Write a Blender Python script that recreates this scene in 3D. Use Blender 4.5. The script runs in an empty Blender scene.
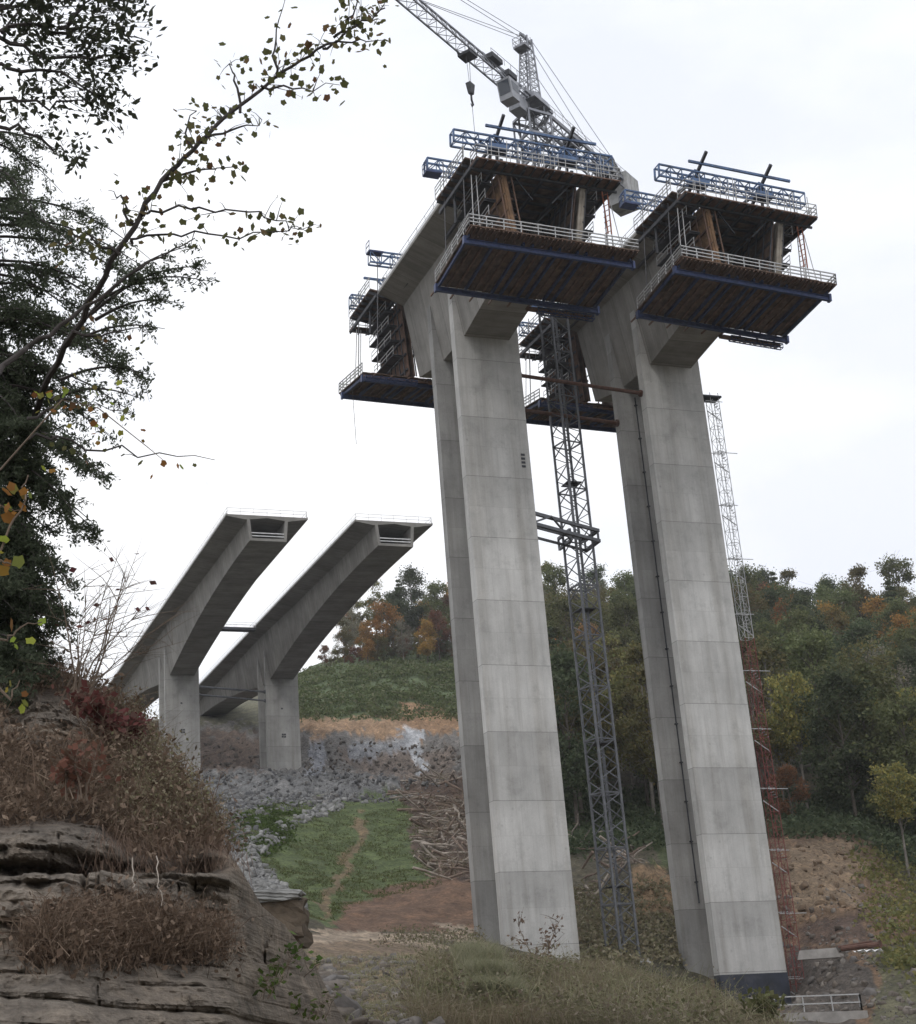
import bpy, math, random
import numpy as np
from mathutils import Vector, Matrix
random.seed(7); rng = np.random.default_rng(11)
C = bpy.data.collections.new("scene"); bpy.context.scene.collection.children.link(C)
V = Vector
# ------------------------------------------------------------------ camera (solved from the picture's vanishing points)
F, CX, YAW, PITCH, ROLL = 1529.2218, 362.8334, 0.3138, 0.3513, -0.0583
cyw, syw, cpt, spt, crl, srl = math.cos(YAW), math.sin(YAW), math.cos(PITCH), math.sin(PITCH), math.cos(ROLL), math.sin(ROLL)
def ray(px, py):
    x = px - CX; y = py - 512
    xx = x*crl + y*srl; yy = -x*srl + y*crl
    r = xx/F; U = -yy/F
    d = cpt - U*spt; Z = spt + U*cpt
    return V((r*cyw + d*syw, -r*syw + d*cyw, Z))
def at(px, py, r):            # point seen at a pixel, r metres away over the ground
    v = ray(px, py); return v*(r/math.hypot(v.x, v.y))
def projn(X, Y, Z):           # world -> picture, arrays
    r = X*cyw - Y*syw; d = X*syw + Y*cyw
    D = np.maximum(d*cpt + Z*spt, .01); U = -d*spt + Z*cpt
    x = F*r/D; y = -F*U/D
    return CX + x*crl - y*srl, 512 + x*srl + y*crl
cam = bpy.data.cameras.new("camera"); co = bpy.data.objects.new("camera", cam); C.objects.link(co)
right0 = V((cyw, -syw, 0)); fwd = V((syw*cpt, cyw*cpt, spt)); up0 = right0.cross(fwd)
# image x axis in world: x_img = r*cr - y*sr
R_ = right0*crl + up0*srl; U_ = -right0*srl + up0*crl
M = Matrix((R_, U_, -fwd)).transposed().to_4x4(); co.matrix_world = M
cam.sensor_fit = 'VERTICAL'; cam.sensor_height = 24; cam.sensor_width = 24
cam.lens = F*24/1024
cam.shift_x = -(CX-458)/1024
cam.clip_start = .2; cam.clip_end = 6000
bpy.context.scene.camera = co

# ------------------------------------------------------------------ noise helpers (numpy)
def vnoise(x, y, seed=0):
    xi = np.floor(x).astype(np.int64); yi = np.floor(y).astype(np.int64)
    fx = x-xi; fy = y-yi; fx = fx*fx*(3-2*fx); fy = fy*fy*(3-2*fy)
    def h(a, b):
        n = (a*374761393 + b*668265263 + seed*974711) & 0x7fffffff
        n = ((n ^ (n >> 13))*1274126177) & 0x7fffffff
        n = (n ^ (n >> 16)) & 0xffff
        return n/65535.0
    return (h(xi, yi)*(1-fx)+h(xi+1, yi)*fx)*(1-fy) + (h(xi, yi+1)*(1-fx)+h(xi+1, yi+1)*fx)*fy
def fbm(x, y, o=4, seed=0):
    s = 0; a = 1; t = 0
    for i in range(o):
        s = s + a*vnoise(x*2**i+i*17.3, y*2**i-i*9.1, seed+i); t += a; a *= .5
    return s/t*2-1
# ------------------------------------------------------------------ materials
def nodes(name):
    m = bpy.data.materials.new(name); m.use_nodes = True; nt = m.node_tree; nt.nodes.clear()
    out = nt.nodes.new('ShaderNodeOutputMaterial'); b = nt.nodes.new('ShaderNodeBsdfPrincipled')
    nt.links.new(b.outputs[0], out.inputs[0]); return m, nt, b
def N(nt, t, **k):
    n = nt.nodes.new(t)
    for a, v in k.items():
        if a in n.inputs: n.inputs[a].default_value = v
        else: setattr(n, a, v)
    return n
def mixc(nt, fac, a, b, mode='MIX'):
    n = nt.nodes.new('ShaderNodeMix'); n.data_type = 'RGBA'; n.blend_type = mode
    for i, v in ((0, fac), (6, a), (7, b)):
        if hasattr(v, 'links'): nt.links.new(v, n.inputs[i])
        elif v is not None: n.inputs[i].default_value = v if i == 0 else (*v, 1)[:4]
    return n.outputs[2]
def ramp(nt, src, stops):
    r = nt.nodes.new('ShaderNodeValToRGB'); e = r.color_ramp.elements
    e[0].position = stops[0][0]; e[0].color = (*stops[0][1], 1); e[1].position = stops[-1][0]; e[1].color = (*stops[-1][1], 1)
    for p, c in stops[1:-1]:
        q = e.new(p); q.color = (*c, 1)
    nt.links.new(src, r.inputs[0]); return r.outputs[0]
def g3(v): return (v, v, v)
def noise(nt, vec, scale, detail=4, rough=.6):
    n = N(nt, 'ShaderNodeTexNoise'); n.inputs['Scale'].default_value = scale; n.inputs['Detail'].default_value = detail; n.inputs['Roughness'].default_value = rough
    if vec is not None: nt.links.new(vec, n.inputs['Vector'])
    return n.outputs[0]
def mapping(nt, vec, scale=(1, 1, 1), rot=(0, 0, 0), loc=(0, 0, 0)):
    m = N(nt, 'ShaderNodeMapping'); m.inputs['Scale'].default_value = scale; m.inputs['Rotation'].default_value = rot; m.inputs['Location'].default_value = loc
    nt.links.new(vec, m.inputs['Vector']); return m.outputs[0]
def bump(nt, b, h, s, d=.05):
    n = N(nt, 'ShaderNodeBump'); n.inputs['Strength'].default_value = s; n.inputs['Distance'].default_value = d
    nt.links.new(h, n.inputs['Height']); nt.links.new(n.outputs[0], b.inputs['Normal'])
def simple(name, col, rough=.7, metal=0, var=.25, scale=2.0, dirt=None):
    m, nt, b = nodes(name); tc = N(nt, 'ShaderNodeTexCoord').outputs['Object']
    n = noise(nt, tc, scale, 5)
    a = tuple(c*(1-var) for c in col); d = tuple(min(1, c*(1+var)) for c in col)
    c = ramp(nt, n, [(.3, a), (.7, d)])
    if dirt:
        n2 = noise(nt, tc, scale*.35, 6, .7)
        c = mixc(nt, ramp(nt, n2, [(.5, g3(0)), (.68, g3(1))]), c, dirt)
    nt.links.new(c, b.inputs['Base Color']); b.inputs['Roughness'].default_value = rough; b.inputs['Metallic'].default_value = metal
    return m
def concrete(name, base=.36, lift=True, panel=(2.33, 6.4378), vert_axis='Z', dark=0.0, tint=(1, .985, .955)):
    m, nt, b = nodes(name); tc = N(nt, 'ShaderNodeTexCoord').outputs['Object']
    sep = N(nt, 'ShaderNodeSeparateXYZ'); nt.links.new(tc, sep.inputs[0])
    comb = N(nt, 'ShaderNodeCombineXYZ')
    col = lambda v: tuple(v*t for t in tint)
    n1 = noise(nt, mapping(nt, tc, (.16, .16, .12)), 1.0, 6, .62)
    n2 = noise(nt, mapping(nt, tc, (1.4, 1.4, .12)), 1.0, 5, .6)      # vertical streaks
    n3 = noise(nt, tc, 9, 4)
    c = ramp(nt, n1, [(.3, col(base*.76)), (.5, col(base*.98)), (.68, col(base*1.14))])
    c = mixc(nt, .42, c, ramp(nt, n2, [(.3, g3(.66)), (.6, g3(1.0)), (.8, g3(1.08))]), 'MULTIPLY')
    c = mixc(nt, .35, c, ramp(nt, n3, [(.3, g3(.8)), (.7, g3(1.1))]), 'MULTIPLY')
    # small tie-hole like specks and stains
    vo = N(nt, 'ShaderNodeTexVoronoi'); vo.inputs['Scale'].default_value = .55; nt.links.new(tc, vo.inputs['Vector'])
    c = mixc(nt, ramp(nt, vo.outputs['Distance'], [(.0, g3(.55)), (.09, g3(0))]), c, tuple(x*.45 for x in col(base)))
    hgt = n3
    if lift:
        # large form panels inside each lift, and dark lift joints
        if vert_axis == 'Z':
            nt.links.new(sep.outputs['X'], comb.inputs[0]); nt.links.new(sep.outputs['Z'], comb.inputs[1])
        else:
            nt.links.new(sep.outputs['Z'], comb.inputs[0]); nt.links.new(sep.outputs['Y'], comb.inputs[1])
        def brick(w, h, mortar, off, c1, c2, loc=(0, 0, 0)):
            k = N(nt, 'ShaderNodeTexBrick'); k.offset = off; k.inputs['Scale'].default_value = 1
            k.inputs['Brick Width'].default_value = w; k.inputs['Row Height'].default_value = h
            k.inputs['Mortar Size'].default_value = mortar; k.inputs['Mortar Smooth'].default_value = .3
            k.inputs['Color1'].default_value = (*g3(c1), 1); k.inputs['Color2'].default_value = (*g3(c2), 1); k.inputs['Mortar'].default_value = (*g3(.0), 1)
            nt.links.new(mapping(nt, comb.outputs[0], loc=loc), k.inputs['Vector']); return k
        k1 = brick(1.75 if vert_axis == 'Z' else 30, panel[1]/2, .0, .5, .84, 1.1, (.87, 0, 0))
        c = mixc(nt, .4, c, k1.outputs['Color'], 'MULTIPLY')
        k2 = brick(200, panel[1], .028, 0, .82, 1.12, (100, 0, 0))
        c = mixc(nt, .6, c, k2.outputs['Color'], 'MULTIPLY')
        c = mixc(nt, k2.outputs['Fac'], c, col(base*.38))
        # faint vertical form seams
        k3 = brick(1.75 if vert_axis == 'Z' else 30, panel[1]/2, .02, .5, 1, 1, (.87, 0, 0))
        f = N(nt, 'ShaderNodeMath', operation='MULTIPLY'); f.inputs[1].default_value = .32; nt.links.new(k3.outputs['Fac'], f.inputs[0])
        c = mixc(nt, f.outputs[0], c, col(base*.45))
        n7 = noise(nt, mapping(nt, tc, (.75, .75, .035), loc=(3, 1, 2)), 1, 4); c = mixc(nt, .65, c, ramp(nt, n7, [(.36, (.74, .72, .69)), (.5, g3(1)), (.66, g3(1.12))]), 'MULTIPLY')
        n8 = noise(nt, mapping(nt, tc, (.5, .5, .5), loc=(9, 5, 7)), 1, 7, .75); c = mixc(nt, .5, c, ramp(nt, n8, [(.34, g3(.68)), (.48, g3(1)), (.7, g3(1.08))]), 'MULTIPLY')
        # weeping below joints
        mo = N(nt, 'ShaderNodeMath', operation='FRACT'); dv = N(nt, 'ShaderNodeMath', operation='DIVIDE'); dv.inputs[1].default_value = panel[1]
        nt.links.new(sep.outputs['Z' if vert_axis == 'Z' else 'Y'], dv.inputs[0]); nt.links.new(dv.outputs[0], mo.inputs[0])
        w = ramp(nt, mo.outputs[0], [(.72, g3(0)), (1, g3(.5))])
        wn = N(nt, 'ShaderNodeMath', operation='MULTIPLY'); nt.links.new(w, wn.inputs[0]); nt.links.new(ramp(nt, n2, [(.42, g3(0)), (.62, g3(1))]), wn.inputs[1])
        c = mixc(nt, wn.outputs[0], c, col(base*.6))
    if dark: c = mixc(nt, dark, c, (0, 0, 0))
    nt.links.new(c, b.inputs['Base Color']); b.inputs['Roughness'].default_value = .88; bump(nt, b, hgt, .25, .02)
    return m
def ribbed(name, base, per=4.2):
    m, nt, b = nodes(name); tc = N(nt, 'ShaderNodeTexCoord').outputs['Object']
    sep = N(nt, 'ShaderNodeSeparateXYZ'); nt.links.new(tc, sep.inputs[0])
    n1 = noise(nt, mapping(nt, tc, (.3, .3, .3)), 1, 6, .65); n2 = noise(nt, mapping(nt, tc, (.2, 1.7, .12)), 1, 5)
    n3 = noise(nt, tc, 7, 4)
    t = lambda v: (v, v*.955, v*.885)
    c = ramp(nt, n1, [(.3, t(base*.72)), (.7, t(base*1.15))])
    c = mixc(nt, .6, c, ramp(nt, n2, [(.32, g3(.62)), (.62, g3(1.05))]), 'MULTIPLY')
    c = mixc(nt, .3, c, ramp(nt, n3, [(.3, g3(.8)), (.7, g3(1.1))]), 'MULTIPLY')
    k = N(nt, 'ShaderNodeTexBrick'); k.offset = 0; k.inputs['Scale'].default_value = 1; k.inputs['Brick Width'].default_value = per; k.inputs['Row Height'].default_value = 400
    k.inputs['Mortar Size'].default_value = .03; k.inputs['Color1'].default_value = (*g3(.82), 1); k.inputs['Color2'].default_value = (*g3(1.08), 1); k.inputs['Mortar'].default_value = (*g3(.35), 1)
    cb = N(nt, 'ShaderNodeCombineXYZ'); nt.links.new(sep.outputs['Y'], cb.inputs[0]); cb.inputs[1].default_value = 20
    nt.links.new(cb.outputs[0], k.inputs['Vector'])
    c = mixc(nt, .9, c, k.outputs['Color'], 'MULTIPLY')
    nt.links.new(c, b.inputs['Base Color']); b.inputs['Roughness'].default_value = .9; bump(nt, b, n3, .2, .02)
    return m
def leafmat(name, cols, var=.3, trans=.35):
    m, nt, b = nodes(name); geo = N(nt, 'ShaderNodeNewGeometry'); oi = N(nt, 'ShaderNodeObjectInfo')
    c = ramp(nt, geo.outputs['Random Per Island'], [(i/(len(cols)-1), cc) for i, cc in enumerate(cols)])
    hs = N(nt, 'ShaderNodeHueSaturation'); nt.links.new(c, hs.inputs['Color'])
    a = N(nt, 'ShaderNodeMapRange'); a.inputs['To Min'].default_value = 1-var; a.inputs['To Max'].default_value = 1+var; nt.links.new(oi.outputs['Random'], a.inputs['Value']); nt.links.new(a.outputs[0], hs.inputs['Value'])
    a2 = N(nt, 'ShaderNodeMapRange'); a2.inputs['To Min'].default_value = .475; a2.inputs['To Max'].default_value = .52; nt.links.new(oi.outputs['Random'], a2.inputs['Value']); nt.links.new(a2.outputs[0], hs.inputs['Hue'])
    nt.links.new(hs.outputs[0], b.inputs['Base Color']); b.inputs['Roughness'].default_value = .75
    b.inputs['Specular IOR Level'].default_value = .15
    t = N(nt, 'ShaderNodeBsdfTranslucent'); nt.links.new(hs.outputs[0], t.inputs[0]); mx = N(nt, 'ShaderNodeMixShader'); mx.inputs[0].default_value = trans
    out = [n for n in nt.nodes if n.type == 'OUTPUT_MATERIAL'][0]
    nt.links.new(b.outputs[0], mx.inputs[1]); nt.links.new(t.outputs[0], mx.inputs[2]); nt.links.new(mx.outputs[0], out.inputs[0])
    return m
MT = dict(
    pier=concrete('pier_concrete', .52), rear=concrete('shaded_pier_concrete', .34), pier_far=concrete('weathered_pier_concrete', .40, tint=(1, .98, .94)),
    girder=ribbed('girder_concrete', .31), girder_far=ribbed('old_girder_concrete', .28),
    blue=simple('blue_steel', (.085, .145, .27), .5, .3, .35, 3, (.06, .07, .1)), nblue=simple('navy_steel', (.04, .06, .15), .5, .3, .35, 3), dkblue=simple('dark_blue_steel', (.035, .052, .13), .55, .3, .35, 3),
    steel=simple('grey_steel', (.16, .165, .18), .5, .5, .3, 2), dsteel=simple('dark_steel', (.05, .052, .06), .6, .4, .3, 2),
    mast=simple('mast_steel', (.125, .13, .142), .55, .4, .3, 2), crane=simple('crane_paint', (.27, .28, .315), .5, .2, .25, 2, (.12, .12, .13)),
    cab=simple('cab_panel', (.33, .34, .37), .5, .1, .2, 1.2), weight=simple('counterweight_concrete', (.42, .42, .42), .9, 0, .2, 1.5, (.25, .25, .25)),
    galv=simple('galvanised_tube', (.42, .42, .42), .5, .4, .2, 3), white=simple('pale_rail', (.6, .6, .6), .6, 0, .2, 2),
    ply=simple('form_plywood', (.13, .082, .058), .85, 0, .5, 1.1, (.04, .028, .02)), oply=simple('bright_plywood', (.20, .115, .06), .85, 0, .45, 1.3, (.1, .055, .03)),
    bply=simple('beige_form_panel', (.27, .24, .2), .85, 0, .3, .9, (.15, .12, .09)), timber=simple('timber_beam', (.145, .085, .06), .85, 0, .4, 1.5),
    orange=simple('rusty_orange_steel', (.30, .09, .04), .7, .1, .4, 2), red=simple('red_paint_steel', (.20, .05, .045), .6, .1, .35, 1.5),
    rust=simple('rusty_pipe', (.11, .055, .04), .8, .1, .4, 2), black=simple('bitumen_paint', (.022, .026, .04), .6, 0, .5, .8, (.06, .062, .07)),
    rope=simple('wire_rope', (.12, .12, .13), .5, .3, .1, 4), bark=simple('bark', (.10, .085, .07), .95, 0, .4, 3), dbark=simple('dark_bark', (.055, .047, .045), .95, 0, .4, 3),
    pbark=simple('pale_bark', (.19, .17, .15), .95, 0, .35, 2), deadwood=simple('dead_wood', (.31, .265, .225), .95, 0, .5, .7), dwood=simple('brown_dead_wood', (.19, .14, .11), .95, 0, .5, .8),
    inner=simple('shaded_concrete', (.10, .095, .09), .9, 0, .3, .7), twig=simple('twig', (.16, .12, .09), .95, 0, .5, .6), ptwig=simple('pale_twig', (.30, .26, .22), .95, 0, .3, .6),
    plastic=simple('white_sheet', (.7, .7, .7), .6, 0, .1, 2), slab=simple('precast_block', (.27, .255, .24), .9, 0, .25, 1.2),
)
LM = dict(
    green=leafmat('green_leaves', [(.085, .105, .045), (.13, .15, .065), (.175, .185, .085), (.105, .12, .055)]),
    dark=leafmat('dark_green_leaves', [(.055, .075, .04), (.085, .108, .058), (.12, .14, .078)]),
    olive=leafmat('olive_leaves', [(.12, .115, .05), (.17, .15, .06), (.13, .14, .06), (.21, .16, .065)]),
    yellow=leafmat('yellow_leaves', [(.24, .20, .07), (.29, .23, .08), (.19, .18, .07), (.13, .145, .06)]),
    orange=leafmat('orange_leaves', [(.32, .16, .05), (.38, .18, .06), (.24, .14, .05), (.20, .14, .055)]),
    rust=leafmat('rust_leaves', [(.24, .12, .07), (.30, .14, .075), (.19, .11, .06), (.16, .12, .07)]),
    grey=leafmat('dull_leaves', [(.22, .20, .15), (.17, .165, .12), (.27, .235, .18)]),
    hemlock=leafmat('hemlock_needles', [(.05, .066, .04), (.08, .10, .065), (.115, .135, .09)], .1, .5),
    oak=leafmat('oak_leaves', [(.035, .042, .028), (.055, .062, .04), (.085, .09, .06)], .1, .5),
    poplar=leafmat('sapling_leaves', [(.08, .09, .04), (.14, .15, .06), (.10, .11, .045), (.17, .16, .07), (.16, .09, .045)], .1, .5),
    autumn=leafmat('turning_leaves', [(.35, .34, .06), (.24, .30, .05), (.30, .12, .04), (.16, .06, .03), (.2, .26, .06)], .1, .5),
    redleaf=leafmat('red_leaves', [(.13, .05, .045), (.18, .07, .06), (.11, .065, .05), (.16, .10, .08)], .1, .4),
    brush=leafmat('dry_brush', [(.13, .088, .062), (.19, .14, .10), (.25, .19, .14), (.15, .105, .075), (.10, .075, .055)], .1, .2),
    tanbrush=leafmat('tan_grass', [(.25, .21, .14), (.20, .19, .11), (.32, .28, .20), (.17, .175, .09), (.21, .16, .11)], .1, .3),
    weeds=leafmat('green_weeds', [(.15, .15, .08), (.20, .185, .115), (.11, .125, .06), (.27, .24, .18), (.17, .14, .10), (.13, .145, .07)], .1, .3),
    hill=leafmat('hillside_leaves', [(.08, .11, .045), (.115, .145, .06), (.15, .175, .08), (.19, .18, .11)], .1, .3),
    slope=leafmat('slope_grass', [(.08, .105, .035), (.115, .135, .05), (.10, .12, .045), (.16, .145, .08)], .1, .3),
    bright=leafmat('bright_weeds', [(.06, .10, .022), (.09, .13, .035), (.06, .085, .03)], .1, .3),
)
# ------------------------------------------------------------------ mesh builder
class MB:
    def __init__(s): s.v = []; s.f = []
    def quad(s, a, b, c, d):
        n = len(s.v); s.v += [tuple(a), tuple(b), tuple(c), tuple(d)]; s.f.append((n, n+1, n+2, n+3)); return s
    def hexa(s, p):      # 8 points: bottom 4, top 4
        n = len(s.v); s.v += [tuple(q) for q in p]
        s.f += [tuple(n+i for i in q) for q in ((0, 3, 2, 1), (4, 5, 6, 7), (0, 1, 5, 4), (1, 2, 6, 5), (2, 3, 7, 6), (3, 0, 4, 7))]; return s
    def box(s, x0, x1, y0, y1, z0, z1):
        return s.hexa([(x0, y0, z0), (x1, y0, z0), (x1, y1, z0), (x0, y1, z0), (x0, y0, z1), (x1, y0, z1), (x1, y1, z1), (x0, y1, z1)])
    def bar(s, p, q, w, h=None, up=None):
        p = V(p); q = V(q); h = h or w; d = (q-p)
        if d.length < 1e-5: return s
        d.normalize(); u = V(up) if up else V((0, 0, 1))
        if abs(d.dot(u)) > .98: u = V((0, 1, 0))
        a = d.cross(u).normalized(); b = a.cross(d).normalized(); a *= w/2; b *= h/2
        return s.hexa([p-a-b, p+a-b, q+a-b, q-a-b, p-a+b, p+a+b, q+a+b, q-a+b])
    def tube(s, pts, rad, n=6, cap=True):
        pts = [V(p) for p in pts]
        if not hasattr(rad, '__len__'): rad = [rad]*len(pts)
        b0 = len(s.v); prev = None
        for i, p in enumerate(pts):
            d = (pts[min(i+1, len(pts)-1)]-pts[max(i-1, 0)])
            d = d.normalized() if d.length > 1e-7 else V((0, 0, 1))
            u = V((0, 0, 1)) if abs(d.z) < .9 else V((1, 0, 0))
            if prev is not None: u = prev
            a = (u - d*u.dot(d)).normalized(); b = d.cross(a); prev = a
            for k in range(n):
                t = 2*math.pi*k/n; s.v.append(tuple(p+(a*math.cos(t)+b*math.sin(t))*rad[i]))
        for i in range(len(pts)-1):
            for k in range(n):
                k2 = (k+1) % n; s.f.append((b0+i*n+k, b0+i*n+k2, b0+(i+1)*n+k2, b0+(i+1)*n+k))
        if cap:
            s.f.append(tuple(b0+k for k in range(n))[::-1]); s.f.append(tuple(b0+(len(pts)-1)*n+k for k in range(n)))
        return s
    def build(s, name, mat, parent=None, smooth=False, loc=None):
        me = bpy.data.meshes.new(name); me.from_pydata(s.v, [], s.f); me.materials.append(mat)
        if smooth: me.polygons.foreach_set('use_smooth', [True]*len(me.polygons))
        me.update(); o = bpy.data.objects.new(name, me); C.objects.link(o)
        if parent: o.parent = parent
        if loc is not None: o.location = loc
        return o
def tag(o, label=None, cat=None, group=None, kind=None):
    if label: o['label'] = label
    if cat: o['category'] = cat
    if group: o['group'] = group
    if kind: o['kind'] = kind
    return o
def thing(name, label, cat, loc=(0, 0, 0), rz=0, group=None, ry=0):
    o = bpy.data.objects.new(name, None); C.objects.link(o); o.location = loc; o.rotation_euler = (0, ry, rz); o.empty_display_size = .5
    return tag(o, label, cat, group)
def quads_mesh(name, P, mat, parent=None, per=4, extra=None):
    """P: (n, per, 3) array of separate polygons"""
    n = len(P); me = bpy.data.meshes.new(name)
    me.vertices.add(n*per); me.vertices.foreach_set('co', P.reshape(-1).astype(np.float32))
    me.loops.add(n*per); me.loops.foreach_set('vertex_index', np.arange(n*per, dtype=np.int32))
    me.polygons.add(n); me.polygons.foreach_set('loop_start', np.arange(0, n*per, per, dtype=np.int32))
    me.update(); me.validate(); me.materials.append(mat)
    o = bpy.data.objects.new(name, me); C.objects.link(o)
    if parent: o.parent = parent
    return o
def rand_unit(n):
    v = rng.normal(size=(n, 3)); return v/np.linalg.norm(v, axis=1, keepdims=True)
def leaf_quads(cent, size, flat=0.0, aspect=1.6):
    """random leaf shaped quads (rhombus) round given centres"""
    n = len(cent); a = rand_unit(n); a[:, 2] *= (1-flat); a /= np.linalg.norm(a, axis=1, keepdims=True)
    b = np.cross(a, rand_unit(n)); b /= np.linalg.norm(b, axis=1, keepdims=True)
    s = size*(0.6+.8*rng.random((n, 1))); a = a*s*.5*aspect; b = b*s*.5
    return np.stack([cent-a, cent+b-a*.1, cent+a, cent-b+a*.1], 1)
def blades(base, length, width, lean=.4, droop=.3, dirv=None):
    """two-triangle grass blades as bent strips (quads)"""
    n = len(base); L = length*(0.5+rng.random((n, 1))); d = rng.normal(size=(n, 3))*lean; d[:, 2] = 1
    if dirv is not None: d = d + dirv
    d /= np.linalg.norm(d, axis=1, keepdims=True)
    side = np.cross(d, rand_unit(n)); side /= np.linalg.norm(side, axis=1, keepdims=True); w = side*width*(.6+.8*rng.random((n, 1)))/2
    mid = base+d*L*.55; h = d*[1, 1, 0]; tip = mid+(d+h*droop*2-np.array([0, 0, droop]))*L*.5
    return np.concatenate([np.stack([base-w, base+w, mid+w*.8, mid-w*.8], 1), np.stack([mid-w*.8, mid+w*.8, tip+w*.1, tip-w*.1], 1)], 0)

# ------------------------------------------------------------------ world + sun : overcast
w = bpy.data.worlds.new("World"); bpy.context.scene.world = w; w.use_nodes = True; nt = w.node_tree; nt.nodes.clear()
out = nt.nodes.new('ShaderNodeOutputWorld'); bg = nt.nodes.new('ShaderNodeBackground'); nt.links.new(bg.outputs[0], out.inputs[0])
sky = nt.nodes.new('ShaderNodeTexSky'); sky.sky_type = 'NISHITA'; sky.sun_disc = False; SE, SA = 48, 215
sky.sun_elevation = math.radians(SE); sky.sun_rotation = math.radians(SA)
tc = nt.nodes.new('ShaderNodeTexCoord')
n1 = noise(nt, mapping(nt, tc.outputs['Generated'], (1, 1, 2.2)), 2.3, 6, .55)
cl = ramp(nt, n1, [(.34, (9.7, 9.95, 10.6)), (.47, (11.1, 11.25, 11.6)), (.58, (12.1, 12.1, 12.2))])
sep = N(nt, 'ShaderNodeSeparateXYZ'); nt.links.new(tc.outputs['Generated'], sep.inputs[0])
hz = ramp(nt, sep.outputs['Z'], [(.0, (.74, .76, .79)), (.16, (.92, .935, .96)), (.34, (1, 1, 1)), (.6, (.93, .945, .975))])
cl = mixc(nt, 1, cl, hz, 'MULTIPLY')
c = mixc(nt, .94, sky.outputs[0], cl); nt.links.new(c, bg.inputs[0]); bg.inputs[1].default_value = .107
sl = bpy.data.lights.new('sun', 'SUN'); sl.energy = .7; sl.angle = math.radians(14); sl.color = (1, .97, .92)
so = bpy.data.objects.new('sun', sl); C.objects.link(so)
az = math.radians(SA); sd = V((math.sin(az)*math.cos(math.radians(SE)), math.cos(az)*math.cos(math.radians(SE)), math.sin(math.radians(SE))))
so.rotation_euler = sd.to_track_quat('Z', 'Y').to_euler()

m = bpy.data.materials.new('thin_haze'); m.use_nodes = True; nt = m.node_tree; nt.nodes.clear(); out = nt.nodes.new('ShaderNodeOutputMaterial'); vs = nt.nodes.new('ShaderNodeVolumeScatter')
vs.inputs['Color'].default_value = (.97, .98, 1, 1); vs.inputs['Density'].default_value = .00015; vs.inputs['Anisotropy'].default_value = .35; nt.links.new(vs.outputs[0], out.inputs['Volume'])
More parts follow.
